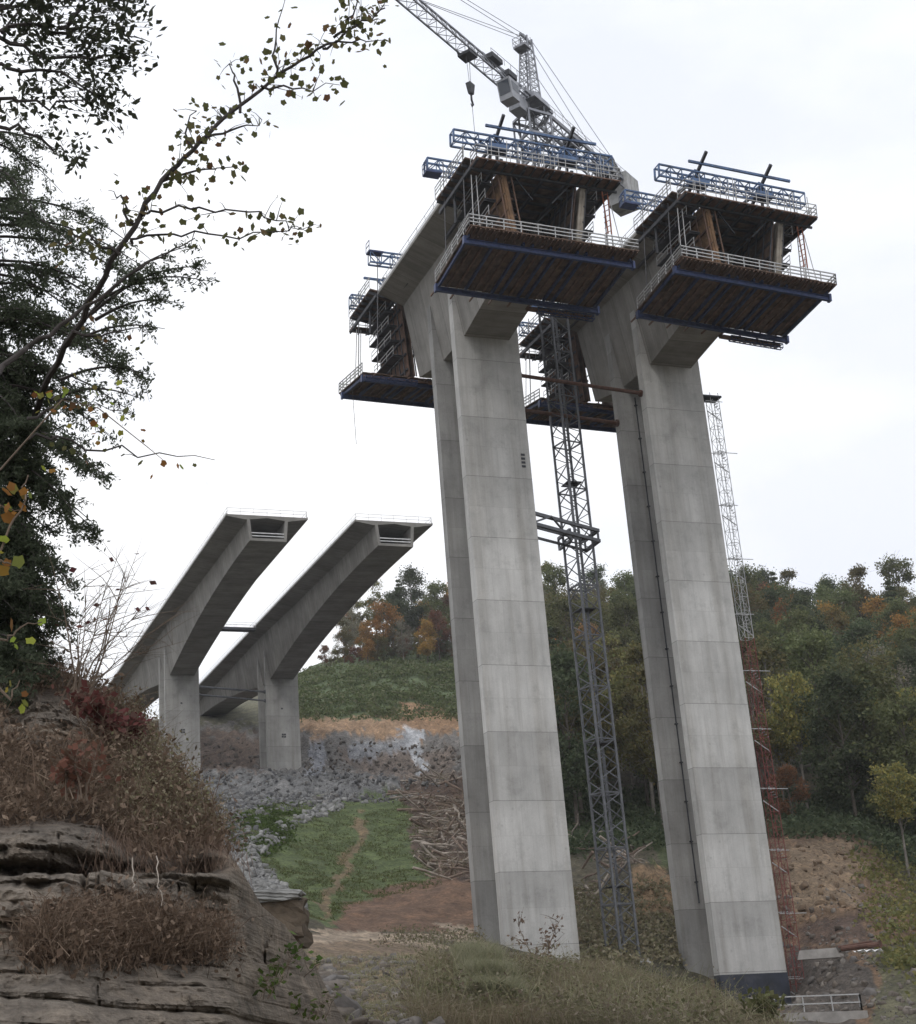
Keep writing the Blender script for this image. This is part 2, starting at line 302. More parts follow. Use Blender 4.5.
# ------------------------------------------------------------------ terrain
CT = []   # (azimuth deg, ln r, tan elevation)
def ctl(px, py, r):
    v = ray(px, py); h = math.hypot(v.x, v.y); CT.append((math.degrees(math.atan2(v.x, v.y)), math.log(r), v.z/h))
for t in [
    # foreground bank
    (300, 1035, 32), (380, 1024, 34), (458, 1030, 32), (600, 1034, 33), (700, 1052, 33), (850, 1085, 36), (916, 1090, 36),
    (310, 985, 60), (380, 975, 52), (460, 978, 50), (560, 992, 50), (650, 1002, 48), (740, 1036, 46),
    (300, 948, 92), (430, 958, 76), (500, 968, 72), (580, 975, 70), (640, 982, 66), (690, 1002, 60), (735, 1030, 56), (780, 1060, 52), (850, 1080, 60), (916, 1084, 60),
    (430, 956, 95), (540, 976, 98), (640, 985, 98), (720, 1026, 100), (790, 1052, 100), (860, 1050, 105), (916, 1050, 100),
    (300, 940, 108), (400, 940, 108), (470, 942, 112), (350, 936, 122), (460, 937, 128),
    # pier feet and right hand pit
    (540, 964, 143), (490, 946, 150), (620, 955, 154), (700, 980, 158), (745, 1008, 146), (788, 1008, 146), (788, 1007, 158), (840, 1022, 136), (840, 1028, 125), (800, 1026, 132), (750, 1022, 130), (905, 1024, 128), (905, 960, 152), (860, 962, 150), (820, 962, 160),
    (640, 930, 162), (580, 925, 165), (650, 880, 178), (700, 900, 178), (790, 905, 172), (850, 905, 170), (905, 905, 175), (800, 858, 184), (850, 862, 188), (905, 868, 195),
    (760, 835, 200), (860, 834, 202), (916, 850, 210), (640, 836, 204), (700, 838, 205), (585, 890, 178), (590, 838, 204),
    # red cut, grass slope
    (330, 926, 150), (400, 925, 150), (470, 925, 158), (470, 890, 172), (380, 900, 168), (320, 905, 162), (290, 893, 160), (430, 880, 182), (400, 850, 200), (330, 850, 198), (270, 850, 190), (470, 840, 200),
    (430, 800, 232), (340, 806, 226), (240, 815, 214), (215, 815, 205), (470, 790, 236), (200, 840, 190), (250, 880, 170),
    # scree and rock wall
    (330, 785, 262), (250, 785, 262), (200, 786, 268), (400, 786, 256), (180, 777, 296), (283, 777, 298), (230, 775, 298), (180, 778, 313), (283, 779, 317), (230, 776, 316), (330, 779, 300), (390, 777, 296), (450, 774, 290),
    (320, 775, 316), (320, 736, 333), (390, 774, 312), (390, 735, 330), (455, 770, 306), (455, 738, 326), (330, 727, 350), (400, 724, 350), (455, 727, 348), (240, 745, 340), (190, 750, 338), (283, 740, 338), (220, 724, 368), (270, 716, 372),
    # hillside
    (330, 702, 376), (400, 700, 376), (455, 700, 374), (330, 672, 415), (400, 666, 420), (455, 664, 420), (270, 696, 420), (250, 706, 390), (300, 680, 420), (230, 706, 420), (150, 735, 335), (150, 722, 420), (100, 735, 340), (50, 735, 340), (0, 735, 340),
    (320, 664, 470), (380, 648, 470), (440, 644, 470), (250, 700, 470), (200, 720, 470), (120, 730, 470), (0, 735, 470),
    # forest hill
    (590, 790, 245), (590, 740, 300), (590, 690, 360), (590, 652, 440), (680, 790, 245), (680, 740, 300), (680, 690, 360), (680, 655, 430),
    (780, 790, 240), (780, 750, 285), (780, 700, 340), (780, 660, 420), (860, 790, 240), (860, 745, 285), (870, 700, 340), (900, 672, 420), (916, 810, 240), (916, 750, 290), (520, 740, 300), (520, 690, 360), (520, 645, 440), (520, 800, 235),
    (330, 700, 700), (450, 700, 700), (590, 700, 700), (780, 700, 700), (916, 710, 700), (150, 735, 700), (0, 740, 700),
    (0, 900, 100), (0, 850, 180), (100, 900, 100), (100, 850, 180), (180, 960, 90), (180, 900, 130), (220, 940, 110), (150, 790, 250), (50, 790, 250), (0, 1010, 35), (150, 1020, 35), (230, 1020, 45),
    ]: ctl(*t)
for a in list(range(-180, 181, 20)):
    for r, z in ((2, -1.7), (5, -1.55), (10, -.9), (18, -.1)): CT.append((a, math.log(r), z/r))
    if a < -15 or a > 58:
        for r, z in ((35, 1), (60, 3), (130, 8), (200, 25), (300, 55), (420, 95), (700, 110)):
            k = 1 if -60 < a < 100 else .4
            CT.append((a, math.log(r), z*k/r))
    for r, z in ((1300, 70), (3000, 20)): CT.append((a, math.log(r), z/r))
for px in (0, 150, 300, 458, 600, 750, 916):
    for r, z in ((3, -1.68), (8, -1.3), (16, -.4), (24, .1)):
        v = ray(px, 1024); CT.append((math.degrees(math.atan2(v.x, v.y)), math.log(r), z/r))
CT = np.array(CT); KA = .055
def feat(az, lr): return np.stack([az*KA, lr*2.2], -1)
Pc = feat(CT[:, 0], CT[:, 1]); ncp = len(Pc)
def ker(d2): return np.sqrt(d2+.0025)          # multiquadric-like linear kernel
D2 = ((Pc[:, None]-Pc[None])**2).sum(-1)
A = -ker(D2) - np.eye(ncp)*1e-4
Q = np.concatenate([np.ones((ncp, 1)), Pc], 1)
Kk = np.block([[A, Q], [Q.T, np.zeros((3, 3))]])
sol = np.linalg.solve(Kk, np.concatenate([CT[:, 2], np.zeros(3)]))
def tanel(azd, lr):
    sh = azd.shape; p = feat(azd.ravel(), lr.ravel()); res = np.empty(len(p))
    for i in range(0, len(p), 20000):
        q = p[i:i+20000]; d2 = ((q[:, None]-Pc[None])**2).sum(-1)
        res[i:i+20000] = -ker(d2)@sol[:ncp] + sol[ncp] + q@sol[ncp+1:]
    return res.reshape(sh)
def rough_amp(r): return np.clip((r-15)/100, 0, 1)
def ground_xy(X, Y, detail=True):
    X = np.asarray(X, float); Y = np.asarray(Y, float)
    r = np.hypot(X, Y)+1e-6; azd = np.degrees(np.arctan2(X, Y))
    z = tanel(azd, np.log(r))*r
    if detail:
        z = z + fbm(X/9, Y/9, 3, 3)*.9*rough_amp(r) + np.clip(fbm(X/2.6, Y/3.4, 3, 13), -.2, 1)*.5*np.clip((r-30)/10, 0, 1)*np.clip((85-r)/10, 0, 1) + fbm(X/1.6, Y/1.6, 4, 5)*.16*np.clip(r/60, .2, 2)
        # stepped rock wall and sandstone benches
        px, py = projn(X, Y, z)
        rock = np.clip(((px > 195) & (px < 470) & (py > 722) & (py < 792))*1.0 + ((px > 770) & (px < 870) & (py > 840) & (py < 915))*.45 + ((px > 630) & (px < 672) & (py > 868) & (py < 915))*1.0, 0, 1)
        wob = z + fbm(X/5, Y/5, 3, 9)*1.6
        step = (wob/1.7) - np.floor(wob/1.7)
        z = z + rock*((np.clip(step*2.2-.6, 0, 1)-step)*1.3 + np.abs(fbm(X/2.2, Y/2.2, 5, 21))*2.6)
    return z
def ground(x, y): return float(ground_xy(np.array([x]), np.array([y]))[0])
def gp(px, py_hint, r):                         # ground point in the direction of a pixel column, r metres out
    v = ray(px, py_hint); h = math.hypot(v.x, v.y); x, y = v.x/h*r, v.y/h*r; return V((x, y, ground(x, y)))
azs = np.concatenate([np.linspace(-180, -12, 29)[:-1], np.linspace(-12, 0, 25)[:-1], np.linspace(0, 46, 520)[:-1], np.linspace(46, 62, 30)[:-1], np.linspace(62, 180, 21)])
lrs = np.concatenate([np.linspace(math.log(1.2), math.log(28), 60)[:-1], np.linspace(math.log(28), math.log(480), 520)[:-1], np.linspace(math.log(480), math.log(5500), 40)])
AZ, LR = np.meshgrid(azs, lrs, indexing='ij'); RR = np.exp(LR); GX = RR*np.sin(np.radians(AZ)); GY = RR*np.cos(np.radians(AZ))
# coarse RBF evaluation on all points, in float64
GZ = ground_xy(GX, GY); 
far = np.clip((RR-500)/700, 0, 1); GZ = GZ*(1-far) + far*(GZ*.4+30+fbm(GX/300, GY/300, 3, 2)*30)
na, nr = GX.shape
vv = np.stack([GX, GY, GZ], -1).reshape(-1, 3); vv = np.vstack([vv, [[0, 0, -1.72]]]); ctr = len(vv)-1
ii, jj = np.meshgrid(np.arange(na-1), np.arange(nr-1), indexing='ij'); a_ = (ii*nr+jj).ravel()
quads = np.stack([a_, a_+nr, a_+nr+1, a_+1], -1)[:, ::-1]
tris = [(ctr, (i+1)*nr, i*nr) for i in range(na-1)]
me = bpy.data.meshes.new('ground'); me.from_pydata(vv.tolist(), [], quads.tolist()+tris); me.update()
if me.polygons[200].normal.z < 0: me.flip_normals()
me.polygons.foreach_set('use_smooth', [True]*len(me.polygons))
# colours by region of ground
PX, PY = projn(vv[:, 0], vv[:, 1], vv[:, 2]); Rr = np.hypot(vv[:, 0], vv[:, 1])
WX = PX + fbm(vv[:, 0]/6, vv[:, 1]/6, 4, 31)*20*np.clip(150/np.maximum(Rr, 30), .4, 2); WY = PY + fbm(vv[:, 0]/6, vv[:, 1]/6, 4, 37)*13
def inpoly(x, y, poly):
    ins = np.zeros(len(x), bool); n = len(poly)
    for i in range(n):
        x1, y1 = poly[i]; x2, y2 = poly[(i+1) % n]
        c_ = ((y1 > y) != (y2 > y)); 
        with np.errstate(divide='ignore', invalid='ignore'): xx = (x2-x1)*(y-y1)/(y2-y1+1e-12)+x1
        ins ^= c_ & (x < xx)
    return ins
col = np.tile(np.array([.055, .048, .03]), (len(vv), 1))
def paint(poly, c_, rmin=0, rmax=9999, amt=1.0):
    m = inpoly(WX, WY, poly) & (Rr > rmin) & (Rr < rmax); col[m] = col[m]*(1-amt)+np.array(c_)*amt
front = Rr < 100
col[front] = (.10, .085, .05)
paint([(300, 915), (440, 930), (440, 1100), (300, 1100)], (.17, .125, .085), 0, 110)
paint([(-2000, 650), (200, 690), (300, 680), (300, 760), (-2000, 800)], (.10, .09, .06), 100)
paint([(190, 690), (300, 672), (300, 730), (190, 735)], (.12, .115, .075), 200)
paint([(296, 640), (480, 640), (480, 735), (290, 735), (285, 690)], (.075, .10, .045), 300)
paint([(285, 719), (480, 716), (480, 742), (285, 738)], (.30, .20, .125), 250)
paint([(395, 700), (425, 700), (480, 728), (480, 736), (405, 736)], (.27, .17, .10), 250)
paint([(180, 724), (290, 722), (300, 735), (480, 737), (480, 800), (400, 800), (180, 850)], (.17, .16, .15), 150)
paint([(196, 730), (262, 730), (262, 772), (196, 772)], (.15, .115, .095), 150)
paint([(335, 752), (455, 745), (455, 790), (380, 790)], (.17, .13, .105), 150, amt=.7)
paint([(195, 772), (330, 772), (470, 786), (400, 800), (330, 800), (262, 815), (310, 905), (285, 925), (190, 900), (180, 800)], (.15, .15, .15), 120)
paint([(228, 822), (262, 802), (330, 804), (400, 796), (428, 800), (445, 860), (440, 885), (350, 905), (322, 930), (300, 915), (262, 866)], (.075, .10, .036), 120)
paint([(405, 734), (422, 734), (424, 752), (428, 772), (417, 772), (411, 752)], (.42, .43, .45), 250)
paint([(355, 742), (408, 736), (408, 750), (350, 760)], (.27, .28, .30), 250, amt=.8)
paint([(308, 742), (322, 742), (326, 775), (310, 775)], (.27, .28, .31), 250, amt=.8)
paint([(355, 812), (367, 815), (362, 850), (340, 890), (322, 925), (318, 905), (342, 868), (356, 840)], (.17, .115, .07), 120, amt=.8)
paint([(400, 782), (480, 775), (480, 890), (440, 888), (418, 850)], (.085, .058, .045), 120)
paint([(322, 934), (350, 903), (440, 878), (520, 885), (520, 936), (322, 938)], (.14, .085, .055), 118)
paint([(285, 934), (490, 931), (490, 943), (285, 948)], (.27, .215, .16), 95)
paint([(560, 830), (700, 838), (700, 960), (560, 960)], (.085, .075, .05), 130)
paint([(636, 865), (672, 862), (675, 912), (640, 914)], (.25, .17, .10), 130)
paint([(655, 822), (700, 822), (700, 862), (655, 866)], (.07, .085, .035), 130)
paint([(716, 828), (830, 824), (875, 850), (916, 905), (960, 1100), (700, 1100)], (.150, .098, .062), 100)
paint([(788, 846), (848, 843), (866, 862), (858, 906), (790, 908)], (.20, .145, .095), 130)
paint([(800, 925), (860, 915), (868, 945), (800, 945)], (.09, .06, .045), 120)
paint([(790, 948), (850, 950), (870, 990), (850, 1030), (780, 1030)], (.085, .072, .062), 100)
paint([(870, 955), (960, 930), (960, 1100), (865, 1100)], (.105, .10, .06), 60)
col = np.clip(col*1.28, 0, .6)
ca = me.color_attributes.new('Col', 'FLOAT_COLOR', 'POINT'); ca.data.foreach_set('color', np.concatenate([col, np.ones((len(col), 1))], 1).ravel())
m, nt, b = nodes('ground_soil_and_rock'); at_ = N(nt, 'ShaderNodeAttribute', attribute_name='Col'); ge = N(nt, 'ShaderNodeNewGeometry').outputs['Position']
n1 = noise(nt, ge, .45, 8, .7); n2 = noise(nt, ge, 2.6, 6, .7); vo = N(nt, 'ShaderNodeTexVoronoi'); vo.inputs['Scale'].default_value = .9; nt.links.new(ge, vo.inputs['Vector'])
c = mixc(nt, 1, at_.outputs['Color'], ramp(nt, n1, [(.3, (.55, .55, .55)), (.5, g3(.95)), (.68, (1.5, 1.45, 1.4))]), 'MULTIPLY')
c = mixc(nt, 1, c, ramp(nt, n2, [(.32, g3(.55)), (.5, g3(1)), (.7, g3(1.5))]), 'MULTIPLY')
nt.links.new(c, b.inputs['Base Color']); b.inputs['Roughness'].default_value = .95
ad = N(nt, 'ShaderNodeMath', operation='ADD'); nt.links.new(n1, ad.inputs[0]); nt.links.new(n2, ad.inputs[1]); bump(nt, b, ad.outputs[0], .9, .5)
me.materials.append(m); go = bpy.data.objects.new('ground', me); C.objects.link(go); tag(go, kind='structure')

# ------------------------------------------------------------------ bridges
H = 6.4378
def sweep(mb, ys, ringf, closed=True, cap=True):
    b0 = len(mb.v); n = None
    for y in ys:
        r = ringf(y); n = len(r); mb.v += [(p[0], y, p[1]) for p in r]
    for i in range(len(ys)-1):
        for k in range(n):
            k2 = (k+1) % n; mb.f.append((b0+i*n+k, b0+i*n+k2, b0+(i+1)*n+k2, b0+(i+1)*n+k))
    return b0, n
def railing(mb, pts, h=1.1, rails=3, sp=2.4, r=.035, post=.05):
    pts = [V(p) for p in pts]
    for a, b_ in zip(pts[:-1], pts[1:]):
        L = (b_-a).length; n = max(1, round(L/sp))
        for i in range(n+1):
            p = a.lerp(b_, i/n); mb.bar(p, p+V((0, 0, h*1.04)), post)
        for k in range(rails):
            z = V((0, 0, h*(k+1)/rails)); mb.bar(a+z, b_+z, r*2, r*2)
def bridge(name, label, xc, yf, zj, njoint, zbase, y0, y1, depth_root, wt_root, wt_end, z_end_edge, base_black=None, hn=.55, matp='pier', matg='girder', opening_near=True, cut=None):
    """xc centre, yf front face of the front wall, zj level of the top lift joint; deck runs y0 (near) .. y1 (far)"""
    T, S = 1.1, 6.3; yc = yf+(S+T)/2; zo = zj-10*H; root = thing(name, label, 'bridge', (xc, yc, zo), 0)
    ze = lambda y: z_end_edge + .0402*(y-yc) - zo
    def prof(y):
        t = max(0, abs(y)-3.7)/76.0; t = min(1, t); k = (1-t)**2
        dep = 3.7+(depth_root-3.7)*k; wt = wt_end+(wt_root-wt_end)*k; bs = 3.05+(2.5-3.05)*k
        return dep, wt, bs
    for j, ya in enumerate((yf-yc, yf-yc+S)):
        mb = MB(); zt = ze(yc+ya)-hn-.08
        zb = zbase[j]-zo
        xt = 3.5; xb = 3.5+.001*(zt-zb)
        mb.hexa([(-xb, ya, zb), (xb, ya, zb), (xb, ya+T, zb), (-xb, ya+T, zb), (-xt, ya, zt), (xt, ya, zt), (xt, ya+T, zt), (-xt, ya+T, zt)])
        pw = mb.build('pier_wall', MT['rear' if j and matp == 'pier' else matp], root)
        if base_black and j == 0:
            bb = MB(); bb.box(-xb-.03, xb+.03, ya-.03, ya+T+.03, zb-1, base_black-zo); bb.build('painted_base', MT['black'], pw)
    ys = [y0-yc+i*(y1-y0)/48 for i in range(49)]
    def outer(y):
        d, wt, bs = prof(y); e = ze(y+yc)
        return [(-6.8, e+.28), (-6.8, e), (-wt, e-hn), (-bs, e-d-.35), (bs, e-d-.35), (wt, e-hn), (6.8, e), (6.8, e+.28)]
    def inner(y):
        d, wt, bs = prof(y); e = ze(y+yc)
        return [(-wt+.5, e-hn+.1), (-bs+.42, e-d+.1), (bs-.42, e-d+.1), (wt-.5, e-hn+.1), (0, e-.1)]
    mb = MB(); b0, n = sweep(mb, ys, outer); c0, m_ = sweep(mb, ys, inner)
    for s_ in (0, len(ys)-1):
        o = [b0+s_*n+k for k in range(8)]; i_ = [c0+s_*m_+k for k in range(5)]
        mb.f += [(o[0], o[1], o[2], i_[0]), (o[2], o[3], i_[1], i_[0]), (o[3], o[4], i_[2], i_[1]), (o[4], o[5], i_[3], i_[2]), (o[5], o[6], o[7], i_[3]), (o[7], o[0], i_[0], i_[4], i_[3])]
    g = mb.build('box_girder', MT[matg], root)
    # bulkheads in the box, so the openings are dark inside
    mb = MB()
    for yb in (-3.0, 3.0):
        mb = MB(); d, wt, bs = prof(yb); e = ze(yb+yc)
        mb.hexa([(-bs+.3, yb, e-d), (bs-.3, yb, e-d), (bs-.3, yb+.4, e-d), (-bs+.3, yb+.4, e-d), (-wt+.4, yb, e-.3), (wt-.4, yb, e-.3), (wt-.4, yb+.4, e-.3), (-wt+.4, yb+.4, e-.3)]); mb.build('diaphragm', MT['inner'], root)
    for sx in (-1, 1):      # deck edge railing
        mb = MB(); k = 30
        railing(mb, [(sx*6.65, ys[0]+.1, ze(ys[0]+yc)+.28), (sx*6.65, ys[-1]-.1, ze(ys[-1]+yc)+.28)], 1.1, 2, 2.6, .025, .045)
        mb.build('deck_railing', MT['white'], root)
        mb = MB(); mb.bar((sx*6.72, ys[0], ze(ys[0]+yc)+.38), (sx*6.72, ys[-1], ze(ys[-1]+yc)+.38), .14, .2); mb.build('kerb', MT['white'], root)
    return root, ze, prof, yc, zo
bl = bridge('bridge_cantilever', 'tall near concrete bridge pier of twin walls with short deck, left of the crane mast', 57.07, 131.116, 67.887, 9, (5, 6), 123.5, 144.7, 10.75, 4.0, 3.4, 81.7, hn=1.25)
br = bridge('bridge_cantilever', 'tall near concrete bridge pier with black painted foot, right of the crane mast', 79.16, 133.05, 64.925, 9, (2, 3), 124.5, 146.3, 10.75, 4.0, 3.4, 81.3, base_black=6.8, hn=1.25)
fl = bridge('bridge_cantilever', 'left of the two distant arched concrete cantilever spans on a short twin pier', 57.07, 302.0, 77.5, 3, (50, 50), 226.0, 386.0, 9.6, 4.0, 3.4, 88.45, matp='pier_far', matg='girder_far')
fr = bridge('bridge_cantilever', 'right of the two distant arched concrete cantilever spans, nearest the orange autumn trees', 79.0, 305.5, 77.5, 3, (50, 50), 226.8, 390.0, 9.6, 4.0, 3.4, 89.0, matp='pier_far', matg='girder_far')
for o in (fl[0], fr[0]):          # end guard rails at the open end, small fittings on the pier
    r_, ze, prof, yc, zo = fl if o is fl[0] else fr
    ye = (226.0 if o is fl[0] else 226.8)-yc
    mb = MB(); e = ze(ye+yc); railing(mb, [(-6.6, ye+.15, e+.28), (6.6, ye+.15, e+.28)], 1.15, 2, 2.2, .028, .05); mb.build('end_railing', MT['white'], o)
    mb = MB(); d = prof(ye)[0]
    for z in (.5, 1.0): mb.bar((-2.7, ye+.1, e-d+z), (2.7, ye+.1, e-d+z), .1, .16)
    mb.build('opening_guard', MT['white'], o)
    mb = MB()
    for x_, z_ in ((-.25, 0), (.25, 0), (-.25, -.5), (.25, -.5), (-.2, 5.5)): mb = MB(); mb.box(x_-.17, x_+.17, 302-yc-.12 if o is fl[0] else 305.5-yc-.12, 302-yc-.01 if o is fl[0] else 305.5-yc-.01, 67-zo+z_, 67.3-zo+z_); mb.build('wall_bracket', MT['dsteel'], o)
# exposed bars, tie pockets on near piers
r_, ze, prof, yc, zo = bl
for k in range(4): mb = MB(); mb.box(2.55, 2.95, 131.116-yc-.06, 131.116-yc-.005, 57.5-zo-k*.42, 57.72-zo-k*.42); mb.build('embed_plate', MT['dsteel'], r_)
mb = MB(); r_, ze, prof, yc, zo = br
pts = [(-1.35, 139.2-yc, z-zo) for z in (69, 40, 14)]; mb.tube(pts, .08, 6)
for z in range(16, 69, 4): mb.box(-1.5, -1.2, 139.08-yc, 139.34-yc, z-zo, z+.12-zo)
mb.build('concrete_pump_pipe', MT['dsteel'], r_)

# struts between the piers
def strut(p, q, r, mat, label, name='pier_strut', flange=True):
    root = thing(name, label, 'strut', p); mb = MB(); d = V(q)-V(p); mb.tube([V((0, 0, 0)), d], r, 10); mb.build('pipe', mat, root)
    mb = MB()
    for t in (0.004, .996): c_ = d*t; mb = MB(); mb.tube([c_-d.normalized()*.12, c_+d.normalized()*.12], r*1.9, 10); mb.build('end_plate', mat, root)
strut((60.62, 131.9, 66.9), (75.62, 133.8, 66.9), .2, MT['rust'], 'brown pipe strut joining the two near piers just under the decks', 'pier_strut')
strut((60.62, 137.9, 66.0), (75.62, 139.8, 66.0), .22, MT['rust'], 'lower darker pipe strut behind the mast between the near piers', 'pier_strut')
strut((60.66, 302.6, 76.3), (75.4, 306, 76.3), .22, MT['steel'], 'upper thin strut between the two distant piers', 'pier_strut')
strut((60.66, 302.6, 74.6), (75.4, 306, 74.4), .2, MT['steel'], 'lower thin strut between the two distant piers', 'pier_strut')
t = thing('footbridge', 'small footbridge with rails linking the two distant decks', 'footbridge', (63.9, 300, 88.2))
mb = MB(); mb.box(0, 8.3, -.9, .9, -.5, 0); mb.build('walkway', MT['dsteel'], t); mb = MB()
for y in (-.85, .85): railing(mb, [(0, y, 0), (8.3, y, 0)], 1.1, 2, 2, .03, .05)
mb.build('railing', MT['white'], t)
for k_, (x0, x1, y, z) in enumerate(((64, 80, 372, 66.5),)):
    pass

# ------------------------------------------------------------------ trusses and lattice
def truss(ch, br_, p, q, h, n, wc=.16, wb=.09, up=V((0, 0, 1)), double=.9, dirn=V((0, 1, 0))):
    p = V(p); q = V(q)
    for s in (0, double):
        o = dirn*s
        ch.bar(p+o, q+o, wc); ch.bar(p+o+up*h, q+o+up*h, wc)
        for i in range(n):
            a = p.lerp(q, i/n)+o; b_ = p.lerp(q, (i+1)/n)+o
            br_.bar(a, a+up*h, wb); br_.bar(a if i % 2 else a+up*h, b_+up*h if i % 2 else b_, wb)
        br_.bar(q+o, q+o+up*h, wc)
    for i in range(n+1):
        a = p.lerp(q, i/n); br_.bar(a, a+dirn*double, wb); br_.bar(a+up*h, a+up*h+dirn*double, wb)
def traveller(label, loc, rz, ry, near=True):
    t = thing('form_traveller', label, 'formwork traveller', loc, rz, None, ry)
    zt = lambda u: -9.98+.085*(u-1)
    rnd = random.Random(int(loc[0]*3+rz*7))
    # bottom platform
    mb = MB(); W_ = 8.55
    nP = 34
    for i in range(nP):
        x0 = -W_+i*2*W_/nP; x1 = x0+2*W_/nP-.03; j = rnd.uniform(-.03, .03)
        mb.hexa([(x0, .6, zt(.6)-.12+j), (x1, .6, zt(.6)-.12+j), (x1, 10.5, zt(10.5)-.12+j), (x0, 10.5, zt(10.5)-.12+j), (x0, .6, zt(.6)+j), (x1, .6, zt(.6)+j), (x1, 10.5, zt(10.5)+j), (x0, 10.5, zt(10.5)+j)])
    pl = mb.build('platform_deck', MT['ply'], t)
    mbb = MB(); mbr = MB(); nj = 19
    for i in range(nj):
        x = -W_+.35+i*(2*W_-.7)/(nj-1); blue = i in (2, 5, 6, 8, 9, 11, 12, 15) or i % 6 == 0
        tgt = MB() if blue else mbr; tgt.bar((x, .9, zt(.9)-.34), (x, 9.3, zt(9.3)-.34), .2 if blue else .14, .34 if blue else .2)
        if blue: tgt.build('blue_joist', MT['dkblue'], t)
    for i in range(nj*2):
        x = -W_+.2+i*(2*W_-.4)/(nj*2-1); mbr.bar((x, 9.2, zt(9.2)-.2), (x, 10.45, zt(10.45)-.2), .1, .16)
    mbr.build('timber_joist', MT['timber'], t)
    for u in (1.0, 9.0):
        mb = MB(); mb.bar((-W_, u, zt(u)-.78), (W_, u, zt(u)-.78), .1, .46)
        mb.bar((-W_, u, zt(u)-.56), (W_, u, zt(u)-.56), .34, .06); mb.bar((-W_, u, zt(u)-1.0), (W_, u, zt(u)-1.0), .34, .06)
        for s in (-1, 1): mb.box(s*W_-.12, s*W_+.12, u-.25, u+.25, zt(u)-1.1, zt(u)-.3)
        mb.build('cross_beam', MT['nblue'], t)
    mb = MB(); railing(mb, [(-W_, 1, zt(1)), (-W_, 10.4, zt(10.4)), (W_, 10.4, zt(10.4)), (W_, 1, zt(1))], 1.15, 3, 1.7, .05, .08); mb.build('platform_railing', MT['galv'], t)
    # rear walkway below
    mb = MB(); mb.box(-W_+.2 if rz else -1, 2.5 if not rz else -1.5+0*W_, -.6, .1, -10.9, -10.75); mb.bar((-W_, .45, -10.55), (W_, .45, -10.55), .16, .28)
    for i in range(9): x = -W_+1+i*2; mb.bar((x, -.7, -10.62), (x, .5, -10.62), .12, .16)
    mb.build('rear_walkway', MT['timber'], t)
    mb = MB(); br2 = MB(); truss(mb, mb, (-W_, -.3, -11.2), (-2.5, -.3, -11.2), .45, 10, .09, .05, double=.5); mb.build('hanging_walkway', MT['dkblue'], t)
    # wing forms
    for s in (-1, 1):
        mb = MB(); n = 14
        for i in range(n):
            u0 = .2+i*8.2/n; u1 = u0+8.2/n-.03
            mb.hexa([(s*4.55, u0, -.75-.04*u0), (s*7.9, u0, -.25-.04*u0), (s*7.9, u1, -.25-.04*u1), (s*4.55, u1, -.75-.04*u1), (s*4.55, u0, -.62-.04*u0), (s*7.9, u0, -.1-.04*u0), (s*7.9, u1, -.1-.04*u1), (s*4.55, u1, -.62-.04*u1)])
        wf = mb.build('wing_form', MT['ply'], t)
        mb = MB()
        for u in (.5, 1.9, 3.3, 4.7, 6.1, 7.5): mb.bar((s*4.5, u, -1.02-.04*u), (s*7.95, u, -.5-.04*u), .12, .34)
        for x in (5.1, 7.3): mb.bar((s*x, -5 if x < 6 else -.5, -1.15), (s*x, 10, -1.5), .24, .42)
        mb.build('form_bearer', MT['dsteel'], wf)
        mb = MB(); railing(mb, [(s*8.0, .2, -.1), (s*8.0, 8.3, -.45)], 1.3, 3, 1.5, .035, .06); mb.build('wing_railing', MT['galv'], wf)
    mb = MB(); mb.box(-7.45, 7.45, 8.45, 10.1, -1.55, -1.42); mb.build('front_walkway', MT['timber'], t)
    mb = MB()
    for i in range(16): x = -7.3+i*14.6/15; mb.bar((x, 8.4, -1.66), (x, 10.15, -1.66), .1, .2)
    mb.bar((-7.6, 8.7, -1.86), (7.6, 8.7, -1.86), .18, .22); mb.build('walkway_bearer', MT['dsteel'], t)
    mb = MB(); railing(mb, [(-7.4, 8.5, -1.42), (-7.4, 10.05, -1.42), (7.4, 10.05, -1.42), (7.4, 8.5, -1.42)], 1.4, 3, 1.15, .035, .055)
    for i in range(12): x = rnd.uniform(-7.3, 7.3); mb.bar((x, 9.9, -1.4), (x+rnd.uniform(-.2, .2), 9.9, rnd.uniform(.2, 1.3)), .06)
    mb.build('walkway_railing', MT['galv'], t)
    # core: top slab form and web forms
    mb = MB(); mb.box(-3.9, 3.9, .2, 8.4, -1.0, -.85)
    mb.build('slab_form', MT['ply'], t)
    mb = MB()
    for i in range(6): u = .6+i*1.5; mb.bar((-3.8, u, -1.15), (3.8, u, -1.15), .14, .28)
    for x in (-2.4, 0, 2.4): mb.bar((x, -4, -1.45), (x, 9.6, -1.65), .22, .34)
    for s in (-1, 1): mb.bar((s*3.2, 4.5, -1.3), (s*.6, 4.5, -4.2), .12, .12); mb.bar((s*2.9, 8.2, -1.6), (s*1.0, 8.0, -3.8), .12, .12)
    mb.build('form_bearer', MT['dsteel'], t)
